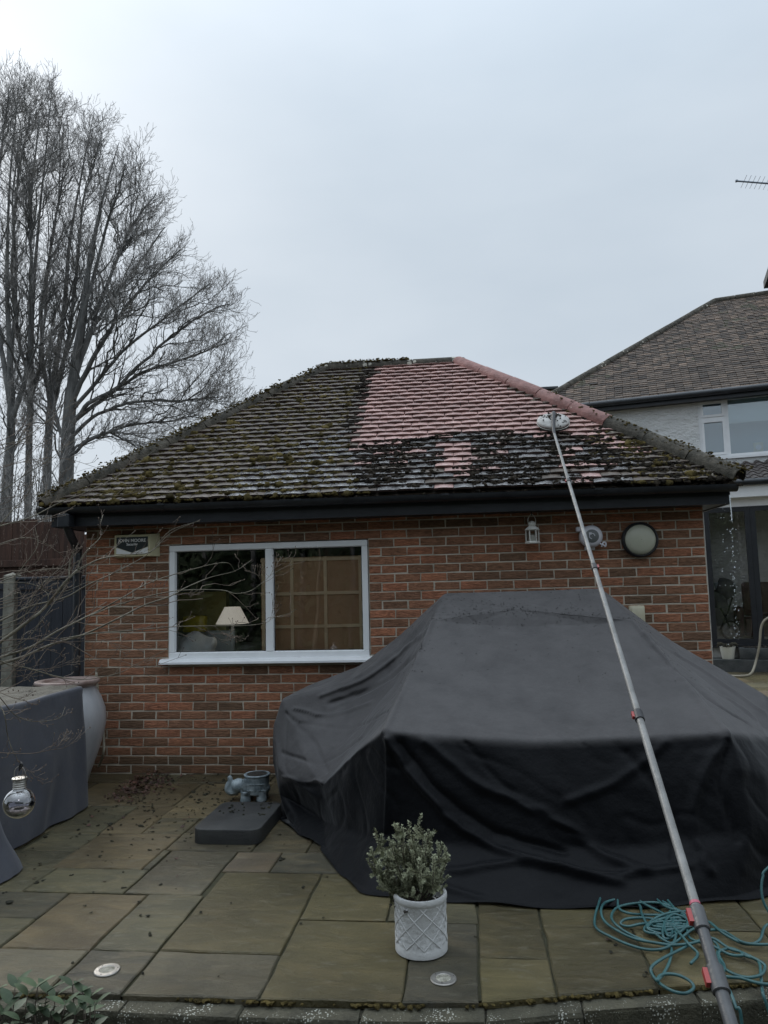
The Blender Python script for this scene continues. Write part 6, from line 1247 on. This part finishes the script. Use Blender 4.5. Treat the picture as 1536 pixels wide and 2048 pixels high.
tree('leftmost bare tree with a stout trunk at the picture edge', [g0(12, 7.9), T(14, 980, 7.9), T(22, 860, 7.9), T(20, 720, 7.9), T(14, 560, 7.9), T(20, 360, 7.9), T(40, 150, 7.9)], .125, bo(7.9, ([(22, 840), (50, 720), (58, 560), (62, 400), (76, 230)], .06), ([(20, 800), (-10, 660), (-16, 480), (-8, 320), (14, 160)], .06), ([(21, 760), (34, 600), (30, 420), (44, 260)], .045)), prof(R1, 36, 7.9, .9), (8, 5, 2))
# twiggy hedge at the foot of the trees
hd_ = empty('hedge', (-6.2, 6.6, -.04), 'leafless twiggy hedge below the bare trees at the left edge', 'hedge'); b = MB(); n = 110
s = np.stack([rng.uniform(-8.6, -3.9, n), rng.normal(6.7, .3, n), np.full(n, -.04)], 1); e_ = s + np.stack([rng.normal(0, .35, n), rng.normal(0, .3, n), rng.uniform(2.8, 5.0, n)], 1); u = np.linspace(0, 1, 7)[None, :, None]
Q = s[:, None] * (1 - u) + e_[:, None] * u + np.cumsum(rng.normal(0, .03, (n, 7, 3)), 1); Q[:, 0] = s; rq = np.broadcast_to(np.linspace(.02, .006, 7), (n, 7)); tubes(Q, rq, 4, b); b.build('stems', 'bark', hd_, smooth=True); b = MB()
a1 = kids(Q, rq, 12, .15, 1, .7, .22, 5, .3, .1, .3, .7, .5); tubes(*a1, 3, b); a2 = kids(*a1, 7, .15, 1, .8, .5, 4, .2, .1, .3, .8, .6); tubes(a2[0], np.maximum(a2[1], .003), 3, b); struct(b.build('twigs', 'twig', hd_), 'stuff')

# ------------------------------------------------------------------ bare sapling reaching in from the left, in front of the wall
sp_ = empty('sapling', tuple(dep(-90, 1900, 3.0) * (1, 1, 0) + np.array([0, 0, -.03])), 'bare young garden tree reaching in from the left across the window', 'tree')
BRS = [  # (pixels, start depth, end depth, start radius mm, end radius mm)
 ([(-60, 1330), (0, 1285), (60, 1240), (90, 1215), (130, 1165), (155, 1140)], 3.0, 3.2, 11, 8), ([(155, 1140), (200, 1118), (250, 1110), (300, 1104), (342, 1066), (400, 1040)], 3.2, 3.45, 5, 1.6), ([(155, 1140), (160, 1122), (175, 1100), (198, 1078), (204, 1062), (200, 1052), (206, 1030)], 3.2, 3.3, 5, 1.8), ([(138, 1163), (139, 1130), (144, 1112), (147, 1104)], 3.17, 3.2, 6, 4),
 ([(-60, 1345), (0, 1328), (50, 1312), (100, 1290), (170, 1268), (230, 1240), (290, 1210), (340, 1193), (372, 1175), (420, 1155), (470, 1142), (503, 1120)], 3.0, 3.7, 10, 1.4), ([(-60, 1335), (0, 1315), (60, 1295), (110, 1265), (150, 1245), (200, 1220), (240, 1198), (300, 1165), (380, 1140), (450, 1125), (470, 1142)], 3.0, 3.6, 9, 1.5),
 ([(-60, 1265), (0, 1242), (60, 1213), (130, 1195), (175, 1170), (240, 1140), (300, 1105), (340, 1062), (398, 1042)], 3.05, 3.5, 7, 1.4), ([(-40, 1315), (0, 1322), (20, 1330), (50, 1335), (110, 1352), (150, 1358), (190, 1357), (240, 1345), (270, 1330), (335, 1298)], 2.9, 3.4, 5, 1.6),
 ([(100, 1285), (137, 1287), (188, 1315), (225, 1318), (270, 1330), (300, 1335), (330, 1325), (372, 1310)], 3.1, 3.5, 3, 1.2), ([(170, 1235), (250, 1205), (350, 1182), (440, 1180), (470, 1187), (500, 1182), (525, 1165), (545, 1148), (575, 1132), (608, 1123)], 3.2, 3.9, 4, 1.2), ([(540, 1151), (550, 1135), (562, 1117)], 3.75, 3.8, 1.8, 1.2), ([(522, 1168), (515, 1150), (490, 1141)], 3.7, 3.72, 1.6, 1.2),
 ([(120, 1278), (200, 1265), (250, 1262), (340, 1254), (410, 1252), (490, 1251), (530, 1246), (548, 1235), (575, 1228), (592, 1219)], 3.15, 3.9, 4.5, 1.2), ([(538, 1243), (545, 1225), (550, 1199)], 3.7, 3.75, 1.6, 1.1), ([(410, 1253), (430, 1273), (447, 1280), (458, 1270), (475, 1242)], 3.5, 3.6, 1.6, 1.1), ([(428, 1252), (450, 1268), (487, 1277)], 3.5, 3.55, 2.2, 1.4),
 ([(-50, 1070), (0, 1052), (60, 1035), (120, 1005), (170, 985), (230, 955), (270, 930), (310, 900)], 3.0, 3.6, 5, 1.3), ([(0, 1050), (25, 1020), (47, 1000), (62, 975), (75, 930), (87, 890)], 3.1, 3.3, 4, 1.4), ([(150, 988), (220, 992), (270, 985), (310, 962), (335, 940)], 3.3, 3.6, 2, 1), ([(-50, 965), (0, 910), (60, 870), (110, 830), (150, 805)], 3.1, 3.4, 4, 1.2), ([(-40, 1010), (0, 985), (50, 950), (100, 918), (150, 880), (190, 868)], 3.0, 3.3, 4, 1.2),
 ([(-40, 1350), (0, 1395), (30, 1430), (60, 1442), (90, 1442), (120, 1435), (130, 1415)], 2.95, 3.15, 3.5, 1.3), ([(-40, 1360), (0, 1412), (10, 1435), (15, 1470), (25, 1500), (42, 1530)], 2.9, 2.97, 3.6, 2), ([(42, 1530), (62, 1545), (85, 1568)], 2.97, 3.0, 1.6, 1), ([(42, 1530), (50, 1548), (62, 1562)], 2.97, 3.0, 1.4, 1),
 ([(-40, 1495), (0, 1505), (60, 1507), (100, 1500), (130, 1495), (150, 1480), (180, 1455)], 2.9, 3.05, 3, 1.2), ([(108, 1499), (118, 1490), (125, 1481)], 3.0, 3.02, 1.6, 1.1), ([(-40, 1200), (0, 1165), (30, 1152), (50, 1128), (68, 1105), (76, 1085), (70, 1055)], 3.05, 3.2, 4.5, 1.6), ([(48, 1131), (65, 1130), (80, 1115), (88, 1080)], 3.1, 3.15, 2, 1.2),
 ([(-40, 1225), (0, 1210), (40, 1200), (80, 1187), (85, 1178), (95, 1160), (120, 1132)], 3.05, 3.2, 3.4, 1.3), ([(95, 1210), (96, 1190), (85, 1179), (82, 1170)], 3.12, 3.15, 4, 2), ([(-40, 1300), (0, 1275), (40, 1250), (80, 1170), (140, 1150), (210, 1110), (270, 1062)], 3.0, 3.4, 4, 1.3), ([(0, 1282), (60, 1278), (140, 1284), (200, 1280), (260, 1296), (300, 1300)], 3.0, 3.4, 3.2, 1.2), ([(150, 1243), (230, 1260), (300, 1255), (345, 1262), (380, 1275)], 3.2, 3.5, 2.6, 1.1), ([(240, 1198), (300, 1195), (345, 1188), (400, 1190)], 3.3, 3.6, 2.4, 1.1), ([(0, 1370), (20, 1350), (40, 1320), (60, 1300)], 2.95, 3.05, 2.5, 2), ([(0, 1385), (30, 1397), (52, 1402)], 2.9, 2.95, 2, 1.4)]
for _ in range(26):
    ya = rng.uniform(880, 1390); xb = rng.uniform(60, 210); yb_ = ya - rng.uniform(-30, 130); sg = rng.uniform(-40, 30)
    BRS.append(([(-50, ya + 20), (xb * .3, ya + sg * .6), (xb * .65, (ya + yb_) / 2 + sg), (xb, yb_)], rng.uniform(2.9, 3.1), rng.uniform(3.1, 3.5), rng.uniform(2, 4), 1.1))
b = MB(); tw = MB(); PS, RS = [], []; bp_ = []
trk = [dep(-90, 1900, 3.0) * (1, 1, 0) + np.array([0, 0, -.03]), dep(-88, 1600, 3.0), dep(-70, 1330, 3.0), dep(-60, 1180, 3.05), dep(-50, 1000, 3.05), dep(-55, 850, 3.1)]
b.tube(trk, [.032, .03, .026, .02, .014, .006], 10, smooth=6)
for pts, da, db, ra_, rb_ in BRS:
    n = len(pts); Dd = np.linspace(da, db, n) + rng.normal(0, .02, n) * (np.arange(n) > 0); Q = spline([dep(x, y, d) for (x, y), d in zip(pts, Dd)], 6); (b if ra_ > 3.4 else tw).tube(Q, np.linspace(ra_, rb_, len(Q)) * 1e-3 * .62, 8 if ra_ > 3.4 else 5)
    m_ = 14; idx = np.linspace(0, len(Q) - 1, m_).astype(int); PS.append(Q[idx]); RS.append(np.linspace(ra_, rb_, m_) * 1e-3 * .8); bp_.append(Q[-1])
PS, RS = np.array(PS), np.array(RS); k1 = kids(PS, RS, 6, .2, .97, .6, .18, 6, .22, .12, .35, .6, .6, .05); k1 = (k1[0], np.clip(k1[1], .0008, .0018)); tubes(*k1, 4, tw)
k2 = kids(*k1, 2, .3, .95, .6, .45, 4, .2, .15, .3, .8, .8, .03); sel = rng.random(len(k2[0])) < .6; k2 = (k2[0][sel], np.clip(k2[1][sel], .0007, .0012)); tubes(*k2, 3, tw)
b.build('branches', 'sap', sp_, smooth=True); struct(tw.build('twigs', 'sap_twig', sp_, smooth=True), 'stuff')
bu = MB(); C = np.concatenate([np.array(bp_), k1[0][:, -1], k2[0][:, -1]]); blobs(bu, C, np.full(len(C), .0024), (1, 1, 1.5), .1, ICO1); struct(bu.build('buds', 'sap_twig', sp_), 'stuff')

# glass bulb lantern hanging from the lowest branch
gc = dep(38, 1606, 2.97); gr_ = .060
gb = empty('bulb_lantern', tuple(gc - (0, 0, gr_)), 'clear glass bulb shaped lantern with metal cap hanging from a twig', 'lantern')
b = MB(); n = 22; pr_ = [(gr_ * math.sin(a) * 1.0, -gr_ * math.cos(a) * .98) for a in np.linspace(.35, math.pi - .42, n)]
pr_ = [(.006, -gr_ * .90)] + [(.016, -gr_ * .93)] + pr_ + [(.024, gr_ * .96), (.022, gr_ * 1.02)]
b.lathe(pr_, tuple(gc), 40, cap=False); M['bulb_glass'] = glass_mat('ribbed_bulb_glass', (.80, .78, .86), 2.6); b.build('globe', 'bulb_glass', gb, smooth=True)
b = MB(); b.lathe([(.024, gr_ * .98), (.0255, gr_ * 1.0), (.023, gr_ * 1.08), (.025, gr_ * 1.14), (.023, gr_ * 1.22), (.025, gr_ * 1.28), (.023, gr_ * 1.36), (.025, gr_ * 1.42), (.024, gr_ * 1.5), (.029, gr_ * 1.55), (.029, gr_ * 1.64), (.026, gr_ * 1.66), (.02, gr_ * 1.665)], tuple(gc), 32); b.build('cap', 'steel', gb, smooth=35)
b = MB(); b.lathe([(.045, -gr_ * .55), (.047, -gr_ * .5), (.046, -gr_ * .38), (.02, -gr_ * .36)], tuple(gc), 32, cap=False); b.build('inner_plate', 'lens', gb, smooth=40)
tp = gc + (0, 0, gr_ * 1.66); hk = dep(43, 1532, 2.97)
b = MB(); b.tube([tp + (-.024, 0, -.004), tp + (-.02, 0, .03), tp + (.002, 0, .045), tp + (.022, 0, .025), tp + (.024, 0, -.004)], .0016, 6, smooth=5); b.build('wire_handle', 'steel', gb, smooth=True)
b = MB(); b.tube([tp + (.0, -.003, .044), tp + (.004, 0, .06), hk + (-.002, 0, -.01), hk + (.004, 0, .008), hk + (-.008, .002, .004), hk + (-.008, 0, -.02)], .0035, 6, smooth=4); b.build('hook', 'black_metal', gb, smooth=True)

# leafy plant at the bottom left, rooted in the lower bed
lp = empty('leafy_plant', (1.75, -3.68, LOW), 'blue green leafy plant poking up over the patio edge at bottom left', 'plant'); stb = MB(); LV = []
tipsL = [(30, 1975), (22, 2010), (55, 1990), (75, 1975), (95, 1985), (110, 1995), (145, 1972), (130, 2010), (165, 1985), (180, 1995), (40, 2040), (100, 2035), (150, 2030), (170, 2020), (-10, 1985), (5, 2030), (70, 2030), (120, 2045), (190, 2010)]
for (a, c_) in tipsL:
    y = rng.uniform(-3.66, -3.56); e_ = aty(a, c_, y); s0 = np.array([e_[0] + rng.normal(0, .05), y - .05, LOW]); Q = spline([s0, (s0 + e_) / 2 + rng.normal(0, .015, 3), e_], 8); stb.tube(Q, np.linspace(.004, .0018, len(Q)), 6)
    for k in range(9):
        j = len(Q) - 1 - int(k * .9); p = Q[max(j, 3)]; az = k * 2.4 + rng.uniform(0, 1); d = np.array([math.cos(az), math.sin(az) - .2, .75 if k < 3 else rng.uniform(-.35, .3)]); d /= np.linalg.norm(d); LV.append((p, d, rng.uniform(.055, .095)))
stb.build('stems', 'woody', lp, smooth=True)
for p, d, l_ in LV:
    sd_v = np.cross(d, UP); sd_v /= np.linalg.norm(sd_v) + 1e-9; nn_ = np.cross(sd_v, d); b = MB(); V = []; m_ = 6
    for i in range(m_ + 1):
        t = i / m_; w_ = l_ * .24 * math.sin(math.pi * t ** .8) ** .8 if 0 < t < 1 else .0006; c = p + d * l_ * t - UP * .12 * l_ * t * t; V += [c - sd_v * w_ + nn_ * w_ * .25, c, c + sd_v * w_ + nn_ * w_ * .25]
    b.add(V, [(3 * i + k, 3 * i + k + 1, 3 * i + k + 4, 3 * i + k + 3) for i in range(m_) for k in (0, 1)]); b.build('leaf', 'leaf_green', lp, smooth=True)

# ------------------------------------------------------------------ unseen evergreen hedge, added behind the camera to darken reflections
eh = empty('unseen_hedge', (3, -15, LOW), 'unseen evergreen hedge added to darken the window reflections', 'hedge'); b = MB(); gx, gz_ = np.meshgrid(np.linspace(-18, 24, 150), np.linspace(LOW, 6.5, 30), indexing='ij')
gy = np.array([-15.2 - .12 * z_ + .35 * math.sin(x_ * 1.7) * math.cos(z_ * 1.1) + .35 * noise.noise(Vector((x_ * 1.5, z_ * 1.5, 0))) for x_, z_ in zip(gx.ravel(), gz_.ravel())])
b.add(np.stack([gx.ravel(), gy, gz_.ravel()], 1), [(i * 30 + j, (i + 1) * 30 + j, (i + 1) * 30 + j + 1, i * 30 + j + 1) for i in range(149) for j in range(29)]); b.build('unseen_hedge_growth', 'leaf_green', eh, smooth=True)
b = MB(); N = 36000
C = np.stack([rng.uniform(-18, 24, N), -15 + rng.normal(0, .5, N), rng.uniform(LOW, 6.4, N) ], 1); C[:, 1] -= .12 * C[:, 2]; C[:, 1] += .35 * np.sin(C[:, 0] * 1.7) * np.cos(C[:, 2] * 1.1)
d1, d2_ = unit(rng.normal(0, 1, (N, 3))), unit(rng.normal(0, 1, (N, 3))); l_ = rng.uniform(.08, .2, (N, 1)); V = np.stack([C - d1 * l_, C + d2_ * l_ * .6, C + d1 * l_, C - d2_ * l_ * .6], 1).reshape(-1, 3); V[:, 2] = np.maximum(V[:, 2], LOW)
b.v = [V]; b.f = [(4 * i, 4 * i + 1, 4 * i + 2, 4 * i + 3) for i in range(N)]; b.n = 4 * N
M['evergreen'] = mat('unseen_hedge_conifer', (.018, .03, .014), (.05, .07, .03), 4, .9, .6, 20, rnd=.3); struct(b.build('foliage', 'evergreen', eh), 'stuff')
b = MB()
for x in np.arange(-15, 22, 1.5): b.tube([(x, -15, LOW - .02), (x + .1, -15.1, 2), (x, -15.3, 5)], [.12, .09, .03], 7)
struct(b.build('stems', 'bark', eh, smooth=True), 'stuff')
